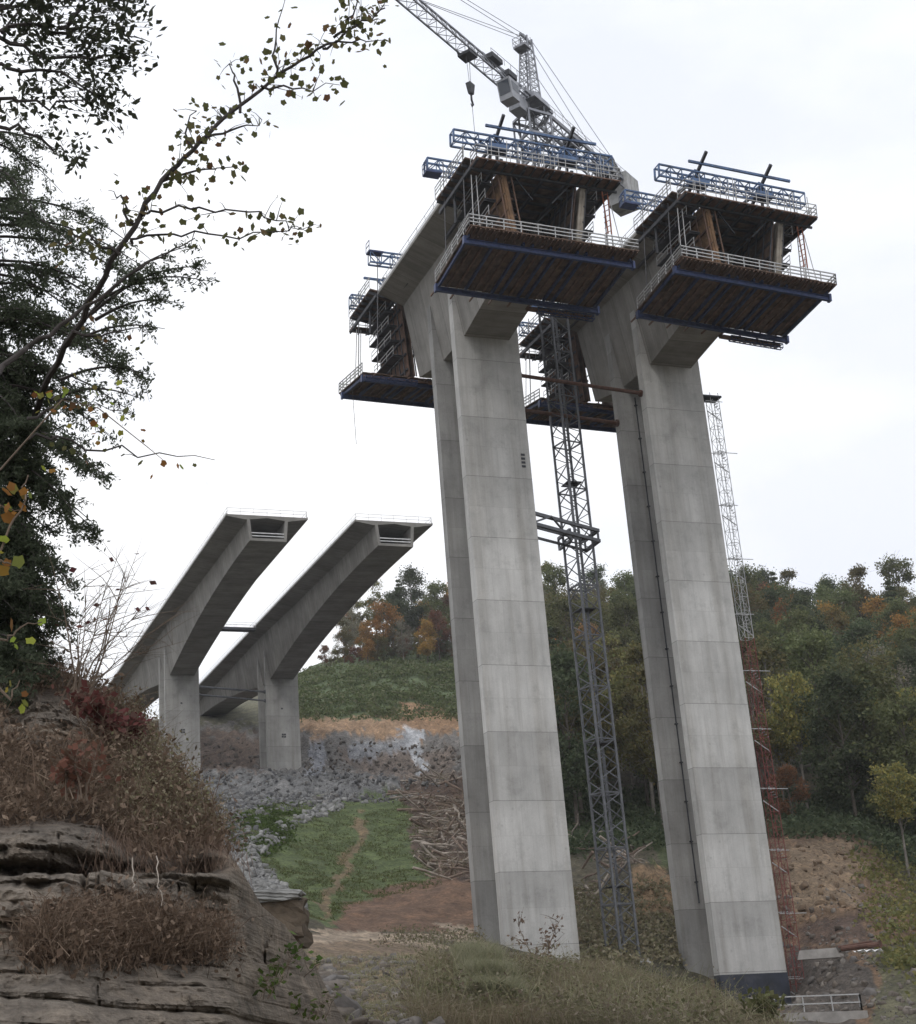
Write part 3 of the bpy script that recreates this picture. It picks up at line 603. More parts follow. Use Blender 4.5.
    for s in (-1, 1):
        for inn in (0, 1):
            xt, xb = (4.35-.62*inn, 3.25-.62*inn)
            mb = MB(); u1 = 8.6 if not inn else 7.2
            if inn: u1 = 8.0
            a = [(s*xb, .3, zt(.3)+.1), (s*(xb-.12), .3, zt(.3)+.1), (s*(xb-.12), u1, zt(u1)+.1), (s*xb, u1, zt(u1)+.1), (s*xt, .3, -.85), (s*(xt-.12), .3, -.85), (s*(xt-.12), u1, -1.2), (s*xt, u1, -1.2)]
            mb.hexa(a)
            mat = MT['oply'] if (s > 0) == bool(rz) else MT['bply']
            if not rz: mat = MT['timber']
            if inn: mat = MT['ply']
            wf = mb.build('web_form', mat, t)
            mb = MB()
            for k in range(5 if not inn else 4):
                z = -2.2-k*1.75; f = (z+9.6)/(-.9+9.6); x = s*(xb+(xt-xb)*f+(.15 if not inn else -.25))
                mb.bar((x, .3, z), (x, u1-.1, z), .16, .2)
            for k in range(6):
                u = .8+k*1.5; o_ = .32 if not inn else -.42
                mb.bar((s*(xb+o_), u, zt(u)+.2), (s*(xt+o_), u, -1.3), .12, .12)
            mb.build('form_waler', MT['timber'] if s > 0 else MT['dsteel'], wf)
    # web end posts (bright timber) at the open end
    for s in (-1, 1):
        mb = MB(); mb.bar((s*3.15, 8.35, zt(8.3)), (s*4.2, 8.35, -1.5), .55, .3); mb.build('end_shutter', MT['oply'] if (s > 0) == bool(rz) else MT['bply'], t)
    # access steps outside the webs
    for s in (-1, 1):
        mb = MB()
        for k in range(4):
            z = -7.6+k*1.75; x = 4.0+k*.3
            mb.box(min(s*x, s*(x+1.1)), max(s*x, s*(x+1.1)), .4, 7.6, z-.08, z)
            for u in (.6, 4, 7.4): mb.bar((s*x, u, z-.1), (s*(x+1.15), u, z-.1), .1, .2)
        sc = mb.build('side_scaffold', MT['dsteel'], t); mb = MB()
        for k in range(4):
            z = -7.6+k*1.75; x = 5.1+k*.3; railing(mb, [(s*x, .4, z), (s*x, 7.6, z)], 1.0, 2, 2.2, .03, .045)
        mb.build('scaffold_rail', MT['galv'], sc)
    # main frames on top
    for s in (-1, 1):
        mb = MB(); x = s*3.7
        mb.bar((x, -8.5, .85), (x, 7.3, .55), .3, .5); mb.bar((x, -.2, .9), (x, -.2, 4.3), .3, .3)
        mb.bar((x, -8.0, 1.0), (x, -.2, 4.3), .24, .3); mb.bar((x, -.2, 4.3), (x, 6.4, 3.4), .24, .3); mb.bar((x, 1.0, .8), (x, 8.4, 5.1), .26, .32); mb.bar((x, 6.2, .8), (x, 6.2, 3.4), .24, .24)
        mb.build('main_frame', MT['dsteel'], t)
        mb = MB()
        mb.bar((x-.9, 5.9, 3.4), (x, 5.9, 4.5), .18); mb.bar((x+.9, 5.9, 3.4), (x, 5.9, 4.5), .18)
        mb.box(x-1.0, x+1.0, 5.55, 6.95, 2.25, 2.75); mb.bar((x-1.6, 5.8, 3.5), (x-.3, 5.8, 2.5), .2); mb.bar((x+1.6, 5.8, 3.5), (x+.3, 5.8, 2.5), .2)
        mb.build('truss_seat', MT['blue'], t)
    for u, zb, zz in ((6.0, 2.2 if rz else .1, 'front'), (-1.6, 3.9 if rz else 2.3, 'rear')):
        ch = MB(); truss(ch, ch, (-8.4, u, zb), (8.4, u, zb), 1.35, 13, .17, .085, double=.9, dirn=V((0, 1, 0))); ch.build('cross_truss', MT['blue'], t)
    mb = MB(); mb.bar((-6.5, 7.3, 4.35), (5.2, 7.3, 4.35), .2, .26)
    mb.build('tie_beam', MT['blue'], t)
    for s in (-1, 1):      # small stage hung in the truss end
        mb = MB(); mb.box(min(s*8.6, s*6.9), max(s*8.6, s*6.9), -1.7, -.5, 3.55, 3.75); railing(mb, [(s*8.6, -1.7, 3.75), (s*8.6, -.5, 3.75)], 1.1, 2, 1.2, .03, .05); mb.build('truss_stage', MT['dkblue'], t)
    # hangers
    for s in (-1, 1):
        mb = MB(); x = s*7.35
        for u, zt_, r_ in ((6.4, 2.2, .055), (-.9 if s < 0 else 1.0, 3.9, .05)):
            mb.tube([(x, u, zt_), (x, u, zt(max(u, 1))-.3)], r_, 5)
        mb.build('hanger_bar', MT['rope'], t)
        if (s > 0) != bool(rz): pass
        mb = MB(); x0 = s*6.9
        for dx in (-.3, .3): mb.bar((x0+dx, 7.6, -1.2), (x0+dx*.6, 8.0, -9.0 if 0 else -6.2), .1)
        for k in range(8): mb.bar((x0-.3, 7.6, -1.4-k*.6), (x0+.3, 7.6, -1.8-k*.6), .06)
        hb = mb.build('hanger_frame', MT['orange'], t) if s*(1 if not rz else -1) > 0 else None
        mb = MB()
        for dx in (-.25, .25): mb.tube([(x0+dx, 7.9, -6.1 if hb else -2), (x0+dx*1.3, 8.2, zt(8.2))], .05, 5)
        if hb: mb.tube([(x0+s*.5, 7.5, -2), (x0+s*1.5, 7.9, zt(8))], .045, 5); mb.tube([(x0+s*1.0, 6.5, -4), (x0+s*.7, 7, zt(7))], .045, 5)
        mb.build('hanger_tube', MT['galv'], t)
    mb = MB(); mb.tube([(-7.0 if not rz else 7.0, 3.0, -1), (-7.0 if not rz else 7.0, 3.0, -4.4)], .16, 8); mb.build('winch_tube', MT['dsteel'], t)
    return t
PI = math.pi
traveller('blue truss formwork traveller under the crane counter jib on the left deck', (57.5, 123.5, 81.05), PI, -.045)
traveller('blue truss formwork traveller at upper right, on the camera side of the right deck', (79.95, 124.6, 80.65), PI, -.075)
t_ = traveller('far side formwork traveller with wide hanging platform at the left edge of the near deck', (57.35, 144.8, 82.75), 0, .03); t_.rotation_euler.x = .10
t_ = traveller('far side formwork traveller of the right deck, seen dark behind the crane mast', (79.4, 146.4, 82.1), 0, .03); t_.rotation_euler.x = .10
# ropes hung below the far left traveller
t = thing('hanging_rope', 'thin rope hanging below the lower left formwork platform', 'rope', at(352, 384, 162)); mb = MB(); mb.tube([(0, 0, 0), (.05, 0, -4), (.1, 0, -7.6)], .03, 5); mb.build('rope', MT['rope'], t); mb = MB(); mb.tube([(0, 0, 0), (0, 0, -.5)], .12, 6); mb.build('clamp', MT['dsteel'], t)

# ------------------------------------------------------------------ tower crane
JD = V((.8098, .5868, 0)); JN = V((-.5868, .8098, 0))
cx, cy_ = 68.35, 138.1
t = thing('tower_crane', 'grey lattice tower crane rising between the two near bridge decks', 'tower crane', (cx, cy_, 8.6), 0)
s = 2.15/2; ang = .2
cn = [V((math.cos(ang+k*PI/2+PI/4)*s*1.414, math.sin(ang+k*PI/2+PI/4)*s*1.414, 0)) for k in range(4)]
mb = MB(); ztop = 96.4
for c_ in cn: mb.bar(c_, c_+V((0, 0, ztop)), .2, .2)
mb.build('mast_leg', MT['mast'], t)
mb = MB(); nb = 72; dz = ztop/nb
for i in range(nb):
    for k in range(4):
        a, b_ = cn[k], cn[(k+1) % 4]; z0 = V((0, 0, i*dz)); z1 = V((0, 0, (i+1)*dz))
        mb.bar(a+z0 if i % 2 else b_+z0, b_+z1 if i % 2 else a+z1, .085)
        if i % 4 == 0: mb.bar(a+z0, b_+z0, .13)
for i in range(0, nb, 1): mb.bar(V((-.35, 0, i*dz)), V((.35, 0, i*dz)), .05)
for x in (-.35, .35): mb.bar((x, 0, 0), (x, 0, ztop), .06)
mb.build('mast_bracing', MT['mast'], t)
mb = MB()
for k in range(6):
    z = 14*k+7; mb = MB(); mb.box(-.85, .85, -.85, .85, z, z+.08); mb.build('rest_platform', MT['dsteel'], t)
mb = MB(); mb.box(-2, 2, -2, 2, -1.5, .1); mb.build('base_block', MT['weight'], t)
mb = MB()   # raking legs down to the deck and collars
zc = 73.8
for k in range(4):
    d = cn[k].normalized(); mb.bar(cn[k]+V((0, 0, zc+15)), d*3.6+V((0, 0, zc+1.5)), .26); mb.bar(cn[k]+V((0, 0, zc+5)), d*3.6+V((0, 0, zc+1.5)), .18)
for z in (zc+9, zc+15):
    for k in range(4): mb.bar(cn[k]*1.25+V((0, 0, z)), cn[(k+1) % 4]*1.25+V((0, 0, z)), .26, .3)
mb.build('mast_brace_frame', MT['mast'], t)
# climbing cage / top
mb = MB(); z0 = ztop-1.5
for z in (z0-6.5, z0-3, z0):
    for k in range(4): mb.bar(cn[k]*1.45+V((0, 0, z)), cn[(k+1) % 4]*1.45+V((0, 0, z)), .22, .3)
for k in range(4):
    mb.bar(cn[k]*1.45+V((0, 0, z0-6.5)), cn[k]*1.45+V((0, 0, z0)), .18); mb.bar(cn[k]*1.45+V((0, 0, z0-6.5)), cn[(k+1) % 4]*1.45+V((0, 0, z0)), .1)
mb.build('climbing_frame', MT['crane'], t)
top = thing  # keep name
def L(a, n=0, z=0): p = JD*a + JN*n; return V((p.x, p.y, z))
Z0 = ztop
mb = MB()
for n_ in (-1.1, 1.1): mb.bar(L(-3, n_, Z0+.5), L(3.2, n_, Z0+.5), .3, .5)
mb.hexa([L(-1.9, -1.7, Z0), L(1.9, -1.7, Z0), L(1.9, 1.7, Z0), L(-1.9, 1.7, Z0), L(-1.6, -1.5, Z0+.9), L(1.6, -1.5, Z0+.9), L(1.6, 1.5, Z0+.9), L(-1.6, 1.5, Z0+.9)])
mb.tube([V((0, 0, Z0+.9)), V((0, 0, Z0+1.5))], 1.3, 16); mb.build('slewing_platform', MT['crane'], t)
# cat head
mb = MB(); zb = Z0+1.5; zt_ = Z0+10.2
ft = [L(-1.0, -.8, zb), L(1.3, -.8, zb), L(1.3, .8, zb), L(-1.0, .8, zb)]; fp = [L(.2, -.45, zt_), L(1.3, -.45, zt_), L(1.3, .45, zt_), L(.2, .45, zt_)]
for a, b_ in zip(ft, fp): mb.bar(a, b_, .15)
for i in range(9):
    for k in range(4):
        p0 = ft[k].lerp(fp[k], i/9); p1 = ft[(k+1) % 4].lerp(fp[(k+1) % 4], (i+1)/9); mb.bar(p0, p1, .07); mb.bar(ft[k].lerp(fp[k], i/9), ft[(k+1) % 4].lerp(fp[(k+1) % 4], i/9), .06)
mb.bar(L(-.6, 0, zt_), L(1.9, 0, zt_), .25, .3); mb.hexa([L(-1.2, -.8, zt_-2.2), L(.3, -.8, zt_-2.2), L(.3, .8, zt_-2.2), L(-1.2, .8, zt_-2.2), L(-1.2, -.8, zt_-1.9), L(.3, -.8, zt_-1.9), L(.3, .8, zt_-1.9), L(-1.2, .8, zt_-1.9)])
railing(mb, [L(-1.2, -.8, zt_-1.9), L(-1.2, .8, zt_-1.9), L(.3, .8, zt_-1.9)], 1.1, 2, .8, .025, .04); mb.tube([L(1.9, 0, zt_), L(1.9, 0, zt_+.9)], .03, 4)
mb.build('apex_frame', MT['crane'], t)
mb = MB()
for k in range(14): mb.bar(L(1.35, -.2, zb+k*.7), L(1.35, .2, zb+k*.7), .04)
for n_ in (-.2, .2): mb.bar(L(1.35, n_, zb), L(1.35, n_, zt_), .04)
mb.build('ladder', MT['galv'], t)
# jib (triangular, towards the camera and left)
def jib(mb, a0, a1, hw, h0, h1, n, zbase, slope=0.0, wc=.2, wb=.09, inverted=False):
    for i in range(n):
        u0 = a0+(a1-a0)*i/n; u1 = a0+(a1-a0)*(i+1)/n; z0_ = zbase+slope*abs(u0); z1_ = zbase+slope*abs(u1)
        ha = h0+(h1-h0)*i/n; hb_ = h0+(h1-h0)*(i+1)/n
        A0, B0, T0 = L(u0, -hw, z0_), L(u0, hw, z0_), L(u0, 0, z0_+ha); A1, B1, T1 = L(u1, -hw, z1_), L(u1, hw, z1_), L(u1, 0, z1_+hb_)
        mb.bar(A0, A1, wc); mb.bar(B0, B1, wc); mb.bar(T0, T1, wc*1.15)
        TM = T0.lerp(T1, .5)
        mb.bar(A0, TM, wb); mb.bar(TM, A1, wb); mb.bar(B0, TM, wb); mb.bar(TM, B1, wb); mb.bar(A0, B0, wb); mb.bar(A0, B1, wb)
mb = MB(); jib(mb, -1.6, -48, .7, 1.9, 1.5, 25, Z0+.2, .0, .16, .06)
mb.build('jib', MT['crane'], t)
mb = MB()
for n_ in (-.55, .55): railing(mb, [L(-2, n_, Z0+2.30), L(-9, n_, Z0+2.20)], .9, 1, 1.4, .02, .035)
mb.hexa([L(-9, -.7, Z0+2.00), L(-6.8, -.7, Z0+2.00), L(-6.8, .7, Z0+2.00), L(-9, .7, Z0+2.00), L(-9, -.7, Z0+2.60), L(-6.8, -.7, Z0+2.60), L(-6.8, .7, Z0+2.60), L(-9, .7, Z0+2.60)])
mb.hexa([L(-5.4, -.6, Z0+1.60), L(-3.6, -.6, Z0+1.60), L(-3.6, .6, Z0+1.60), L(-5.4, .6, Z0+1.60), L(-5.4, -.6, Z0+2.30), L(-3.6, -.6, Z0+2.30), L(-3.6, .6, Z0+2.30), L(-5.4, .6, Z0+2.30)])
mb.build('jib_winch', MT['dsteel'], t)
# trolley and hook
mb = MB(); mb.hexa([L(-14.2, -.8, Z0+-0.40), L(-12.6, -.8, Z0+-0.40), L(-12.6, .8, Z0+-0.40), L(-14.2, .8, Z0+-0.40), L(-14.2, -.8, Z0+-0.05), L(-12.6, -.8, Z0+-0.05), L(-12.6, .8, Z0+-0.05), L(-14.2, .8, Z0+-0.05)])
for n_ in (-.7, .7): mb.bar(L(-14.2, n_, Z0+-0.10), L(-14.4, n_*1.1, Z0+0.50), .12); mb.bar(L(-12.6, n_, Z0+-0.10), L(-12.4, n_*1.1, Z0+0.50), .12)
mb.build('trolley', MT['dsteel'], t)
mb = MB(); hz_ = Z0-5.2
for d in (-.3, .3): mb.tube([L(-13.4+d, 0, Z0+-0.40), L(-13.4+d*.4, 0, hz_+1)], .03, 4)
hk = mb.build('hoist_rope', MT['rope'], t); mb = MB()
mb.hexa([L(-13.7, -.2, hz_), L(-13.1, -.2, hz_), L(-13.1, .2, hz_), L(-13.7, .2, hz_), L(-13.9, -.3, hz_+1.3), L(-12.9, -.3, hz_+1.3), L(-12.9, .3, hz_+1.3), L(-13.9, .3, hz_+1.3)])
mb.tube([L(-13.4, 0, hz_), L(-13.4, 0, hz_-.8), L(-13.15, 0, hz_-1.3), L(-13.4, 0, hz_-1.6), L(-13.65, 0, hz_-1.35)], [.12, .13, .12, .1, .05], 6); mb.tube([L(-13.4, 0, hz_-1.5), L(-13.4, 0, hz_-9)], .03, 4)
mb.build('hook_block', MT['dsteel'], t)
# counter jib
mb = MB(); zc_ = Z0-1.3
for n_ in (-1.0, 1.0):
    mb.bar(L(1.6, n_, zc_+1.2), L(24.5, n_, zc_+1.2), .24, .5); mb.bar(L(1.8, n_, zc_-.1), L(22, n_, zc_-.1), .16, .2)
    for i in range(20):
        u = 1.8+i; mb.bar(L(u, n_, zc_+(1.1 if i % 2 else -.1)), L(u+1, n_, zc_+(-.1 if i % 2 else 1.1)), .08)
for i in range(22): mb.bar(L(1.8+i, -1, zc_+1.1), L(1.8+i+(1 if i % 2 else 0), 1, zc_+1.1), .09); mb.bar(L(1.8+i, -1, zc_-.1), L(2.8+i, 1, zc_-.1), .07)
mb.build('counter_jib', MT['crane'], t)
mb = MB()
for n_ in (-1.15, 1.15): railing(mb, [L(2, n_, zc_+1.5), L(24, n_, zc_+1.5)], 1.1, 2, 1.8, .022, .04)
mb.build('counter_jib_railing', MT['galv'], t)
mb = MB(); mb.hexa([L(16, -1.1, zc_+1.4), L(21, -1.1, zc_+1.4), L(21, 1.1, zc_+1.4), L(16, 1.1, zc_+1.4), L(17, -.8, zc_+3.0), L(20, -.8, zc_+3.0), L(20, .8, zc_+3.0), L(17, .8, zc_+3.0)]); mb.tube([L(18.5, -1, zc_+2.6), L(18.5, 1, zc_+2.6)], .8, 14); mb.hexa([L(9, -.9, zc_+1.4), L(11.2, -.9, zc_+1.4), L(11.2, .9, zc_+1.4), L(9, .9, zc_+1.4), L(9, -.9, zc_+2.1), L(11.2, -.9, zc_+2.1), L(11.2, .9, zc_+2.1), L(9, .9, zc_+2.1)])
mb.build('hoist_winch', MT['dsteel'], t)
for k in range(3):
    mb = MB(); u = 20.9+k*1.15; mb.hexa([L(u, -1.5, zc_-1.9), L(u+1.05, -1.5, zc_-1.9), L(u+1.05, 1.5, zc_-1.9), L(u, 1.5, zc_-1.9), L(u, -1.5, zc_+2.2), L(u+1.05, -1.5, zc_+2.2), L(u+1.05, 1.5, zc_+2.2), L(u, 1.5, zc_+2.2)]); mb.build('counterweight', MT['weight'], t)
mb = MB(); ap = [L(1.6, -.3, zt_), L(1.6, .3, zt_)]
for k, n_ in ((0, -.8), (1, .8)):
    mb.tube([ap[k], L(19.5, n_, zc_+3)], .035, 5); mb.tube([L(.3, n_*.4, zt_-.3), L(-22, n_*.1, Z0+2.0)], .035, 5); mb.tube([L(.3, n_*.4, zt_), L(-42, n_*.1, Z0+1.8)], .035, 5)
mb.tube([L(1.2, 0, zt_-4), L(14, 0, zc_+2)], .035, 4)
mb.build('pendant_line', MT['rope'], t)
# cab and machinery box under the jib root
mb = MB(); u0, u1, n0, n1, a0, a1 = -7.2, -5.2, -1.5, .2, Z0-2.6, Z0-.1
mb.hexa([L(u0+.5, n0, a0), L(u1, n0, a0), L(u1, n1, a0), L(u0+.5, n1, a0), L(u0, n0, a1), L(u1, n0, a1), L(u1, n1, a1), L(u0, n1, a1)]); cb = mb.build('cab', MT['cab'], t)
m_, nt_, b_ = nodes('cab_glass'); b_.inputs['Base Color'].default_value = (.05, .06, .08, 1); b_.inputs['Roughness'].default_value = .1
mb = MB(); mb.quad(L(u0+.35, n0+.15, a0+.6), L(u0+.35, n1-.15, a0+.6), L(u0-.02, n1-.15, a1-.3), L(u0-.02, n0+.15, a1-.3)); mb.quad(L(u0+.6, n0-.02, a0+1.0), L(u0+1.9, n0-.02, a0+1.0), L(u0+1.9, n0-.02, a1-.4), L(u0+.4, n0-.02, a1-.4)); mb.build('cab_window', m_, cb)
mb = MB(); mb.hexa([L(-3.6, -.6, Z0-1.9), L(-1.7, -.6, Z0-1.9), L(-1.7, .9, Z0-1.9), L(-3.6, .9, Z0-1.9), L(-3.6, -.6, Z0-.3), L(-1.7, -.6, Z0-.3), L(-1.7, .9, Z0-.3), L(-3.6, .9, Z0-.3)]); mb.build('electrical_cabinet', MT['cab'], t)

# tie collar between mast and left pier
t = thing('mast_tie_frame', 'steel tie frame clamping the crane mast to the left near pier', 'tie frame', (60.6, 133.5, 51.9))
mb = MB(); X = cx-60.6; Y = cy_-133.5
for z in (0, -1.15):
    mb.bar((0, -1.2, z), (X+1.7, Y-1.6, z), .3, .34); mb.bar((0, 1.9, z), (X+1.6, Y+1.5, z), .2, .24)
    mb.bar((X-1.5, Y-1.5, z), (X-1.5, Y+1.5, z), .26, .3); mb.bar((X+1.6, Y-1.8, z), (X+1.6, Y+1.7, z), .3, .34)
mb.bar((0, -1.2, -1.15), (2.6, -.4, 0), .18); mb.bar((2.6, -.4, 0), (X-1.5, Y-1.5, -1.15), .16)
for dx, dy in ((-1.5, -1.5), (1.6, -1.6), (1.6, 1.6), (-1.5, 1.5)): mb.bar((X+dx, Y+dy, 0), (X+dx, Y+dy, -1.15), .18)
mb.build('collar', MT['mast'], t); mb = MB()
for y in (-1.2, 1.9): mb.box(-.02, .14, y-.3, y+.3, -1.5, .35)
mb.build('anchor_plate', MT['dsteel'], t)

# red ladder tower on the right pier
t = thing('ladder_tower', 'red and grey lattice ladder tower running up the right side of the right near pier', 'ladder tower', (84.75, 135.0, 4.3))
def lad(mb, z0, z1):
    n = int((z1-z0)/1.5)
    for x, y in ((0, 0), (1.0, 0), (1.0, 1.0), (0, 1.0)): mb.bar((x, y, z0), (x, y, z1), .055)
    for i in range(n):
        z = z0+i*1.5; z2 = z+1.5
        for a, b_ in (((0, 0), (1, 0)), ((1, 0), (1, 1)), ((1, 1), (0, 1)), ((0, 1), (0, 0))):
            mb.bar((*a, z), (*b_, z), .035); mb.bar((*a, z), (*b_, z2), .03) if i % 2 else mb.bar((*b_, z), (*a, z2), .03)
        for k in range(4): mb.bar((.35, .1, z+k*.37), (.75, .1, z+k*.37), .03)
mb = MB(); lad(mb, 0, 36); mb.build('lower_section', MT['red'], t)
mb = MB(); lad(mb, 36, 64); mb.build('upper_section', MT['galv'], t)
mb = MB()
for k in range(11):
    z = 2+k*6.1; mb = MB(); mb.bar((-.6, .1, z), (2.4 if k % 2 else 1.5, .1, z), .05, .07); mb.bar((-1.2, .9, z+.2), (1.4, .9, z+.2), .05, .07); mb.bar((-.6, .1, z-1.2), (1.0, .1, z-2.3), .08)
    for q in range(5): mb.bar((.2+q*.18, -.1, z+.15-q*.25), (.2+q*.18, .4, z+.15-q*.25), .08, .05)
    mb.build('wall_tie', MT['galv'], t)
mb = MB(); mb.box(-1.2, 1.3, -.2, 1.2, 63.4, 63.6); mb.build('top_landing', MT['dsteel'], t)
# small work bracket and site railing by the pier foot
p = at(748, 1014, 138); q = at(862, 1010, 138); t = thing('site_railing', 'grey metal guard railing on a concrete ledge at the foot of the right near pier', 'railing', p); d = q-p; e_ = V((d.y, -d.x, 0)).normalized()*-2.6
mb = MB(); railing(mb, [V((0, 0, 0)), d, d+e_], 1.25, 2, 2.5, .05, .09); mb.build('rail', MT['galv'], t)
mb = MB(); a = V((0, 0, -.04)); dn = V((0, 0, -2.4)); x_ = d.normalized()*.4; y_ = e_.normalized()*.3; mb.hexa([a-x_-y_+dn, a+d+x_-y_+dn, a+d+x_+e_+y_+dn, a-x_+e_+y_+dn, a-x_-y_, a+d+x_-y_, a+d+x_+e_+y_, a-x_+e_+y_]); mb.build('ledge', MT['slab'], t)

# ------------------------------------------------------------------ forest
def tree_proto(kind, h, crown_w, crown_from, nleaf, lsz, seed, leafm, barkm, bare=0.0):
    nleaf = int(nleaf*2.1); lsz *= .74; crown_from *= .8
    rs = np.random.default_rng(seed); rd = random.Random(seed)
    t = thing('forest_tree', 'tree', 'tree'); mb = MB()
    lean = V((rd.uniform(-.5, .5), rd.uniform(-.5, .5), 0)); r0 = .008*h+.05
    tp = [V((0, 0, -1.0)), V((lean.x*.3, lean.y*.3, h*.35)), V((lean.x, lean.y, h*.7)), V((lean.x*1.3, lean.y*1.3, h*.93))]
    mb.tube(tp, [r0*1.25, r0*.85, r0*.45, r0*.1], 6)
    cents = []; szs = []
    if kind == 'conifer':
        nw = 18
        for i in range(nw):
            f = i/(nw-1); z = h*(crown_from+(1-crown_from)*f); R = crown_w/2*(1-f)**.8+.25
            for k in range(7):
                a = rd.uniform(0, 2*PI); rr = R*rd.uniform(.7, 1.1); e = V((math.cos(a)*rr, math.sin(a)*rr, -rr*.28)); c0 = V((lean.x*f, lean.y*f, z)); mb.tube([c0, c0+e], [.05, .02], 3, False)
                m = int(nleaf/(nw*7)); tt = rs.random(m)**.7; p = np.array(c0)+np.outer(tt, np.array(e))+rs.normal(size=(m, 3))*[.35, .35, .22]*(.5+rr*.12)
                cents.append(p)
    else:
        nl = rd.randint(26, 36); lobes = []
        for i in range(nl):
            f = rd.random(); z = h*(crown_from+(.94-crown_from)*f); prof = math.sin(PI*min(1, (.12+f*.86)))**.6
            a = rd.uniform(0, 2*PI); rr = crown_w/2*prof*rd.uniform(.2, 1.0); c0 = V((math.cos(a)*rr+lean.x*f, math.sin(a)*rr+lean.y*f, z)); s_ = crown_w*rd.uniform(.09, .19)
            lobes.append((c0, s_)); b_ = V((lean.x*f*.7, lean.y*f*.7, max(h*.25, z-rr*.9-1)))
            mid = b_.lerp(c0, .5)+V((0, 0, .3)); mb.tube([b_, mid, c0, c0+(c0-mid)*.5], [r0*.4, r0*.25, r0*.12, .02], 4, False)
            for q in range(3):
                e = c0+V((rd.gauss(0, 1), rd.gauss(0, 1), rd.gauss(.4, .7)))*s_*.9; mb.tube([mid.lerp(c0, .7), e], [r0*.1, .015], 3, False)
        for c0, s_ in lobes:
            m = int(nleaf/nl*rd.uniform(.6, 1.4)*(1-bare)); sub = rs.normal(size=(max(3, m//26), 3)); sub /= np.linalg.norm(sub, axis=1, keepdims=True); sub *= s_*rs.uniform(.45, 1.15, (len(sub), 1))
            pk = sub[rs.integers(0, len(sub), m)]; cents.append(np.array(c0)+pk*[1, 1, .75]+rs.normal(size=(m, 3))*s_*.33)
    cen = np.concatenate(cents)
    mb.build('trunk', barkm, t)
    quads_mesh('crown', leaf_quads(cen, lsz, .25, 1.35), leafm, t)
    return t
protos = {}
spec = [('round_green', 'deciduous', 20, 11, .32, 3600, .44, 'green', 'bark', 0), ('tall_green', 'deciduous', 24, 10, .38, 3600, .44, 'green', 'bark', 0), ('dark_tree', 'deciduous', 21, 11, .28, 4000, .42, 'dark', 'bark', 0),
        ('olive_tree', 'deciduous', 20, 10, .35, 3000, .42, 'olive', 'bark', .1), ('orange_tree', 'deciduous', 17, 9, .3, 3200, .42, 'orange', 'bark', .05), ('rust_tree', 'deciduous', 18, 9, .3, 3000, .42, 'rust', 'bark', .1),
        ('yellow_tree', 'deciduous', 16, 7.5, .6, 2600, .38, 'yellow', 'pbark', .1), ('grey_tree', 'deciduous', 19, 8, .3, 1800, .36, 'grey', 'pbark', .3), ('conifer', 'conifer', 20, 8, .12, 4200, .42, 'dark', 'bark', 0),
        ('dark_tree2', 'deciduous', 23, 12, .30, 4200, .44, 'dark', 'bark', 0), ('olive_tree2', 'deciduous', 22, 9, .42, 3000, .4, 'olive', 'pbark', .1), ('orange_tree2', 'deciduous', 20, 10, .25, 3600, .44, 'orange', 'bark', 0)]
for i, s_ in enumerate(spec): protos[s_[0]] = tree_proto(s_[1], s_[2], s_[3], s_[4], s_[5], s_[6], 100+i, LM[s_[7]], MT[s_[8]], s_[9])
desc = {'round_green': 'round crowned green broadleaf tree in the autumn wood on the hill', 'tall_green': 'tall green broadleaf tree in the autumn wood on the hill', 'dark_tree': 'dense dark green broadleaf tree in the wood on the hill', 'dark_tree2': 'large dark green broadleaf tree in the wood on the hill',
        'olive_tree': 'olive green tree starting to turn in the hillside wood', 'olive_tree2': 'tall pale trunked olive tree in the hillside wood', 'orange_tree': 'orange brown autumn tree in the hillside wood', 'orange_tree2': 'wide orange autumn tree in the hillside wood', 'rust_tree': 'rust coloured autumn tree in the hillside wood',
        'yellow_tree': 'slim yellow leaved tree in the hillside wood', 'grey_tree': 'thin half bare greyish tree in the hillside wood', 'conifer': 'dark pointed evergreen in the hillside wood'}
used = set(); ntree = 0
def plant(kind, x, y, z, s_, rz, sz=1.0, label=None, group='trees of the wooded hill'):
    global ntree
    p = protos[kind]
    if kind not in used: r_ = p; used.add(kind)
    else:
        r_ = p.copy(); C.objects.link(r_)
        for ch in list(p.children):
            c_ = ch.copy(); C.objects.link(c_); c_.parent = r_
    r_.location = (x, y, z); r_.scale = (s_, s_, s_*sz); r_.rotation_euler = (0, 0, rz); r_['label'] = label or desc[kind]; r_['category'] = 'tree'
    if label: 
        if 'group' in r_: del r_['group']
    else: r_['group'] = 'trees of the wooded hill, '+kind.replace('_', ' ').replace('2', '')
    ntree += 1; return r_
rt = random.Random(5)
pts = []
def ok(x, y, d):
    for a, b_ in pts:
        if (a-x)**2+(b_-y)**2 < d*d: return False
    return True
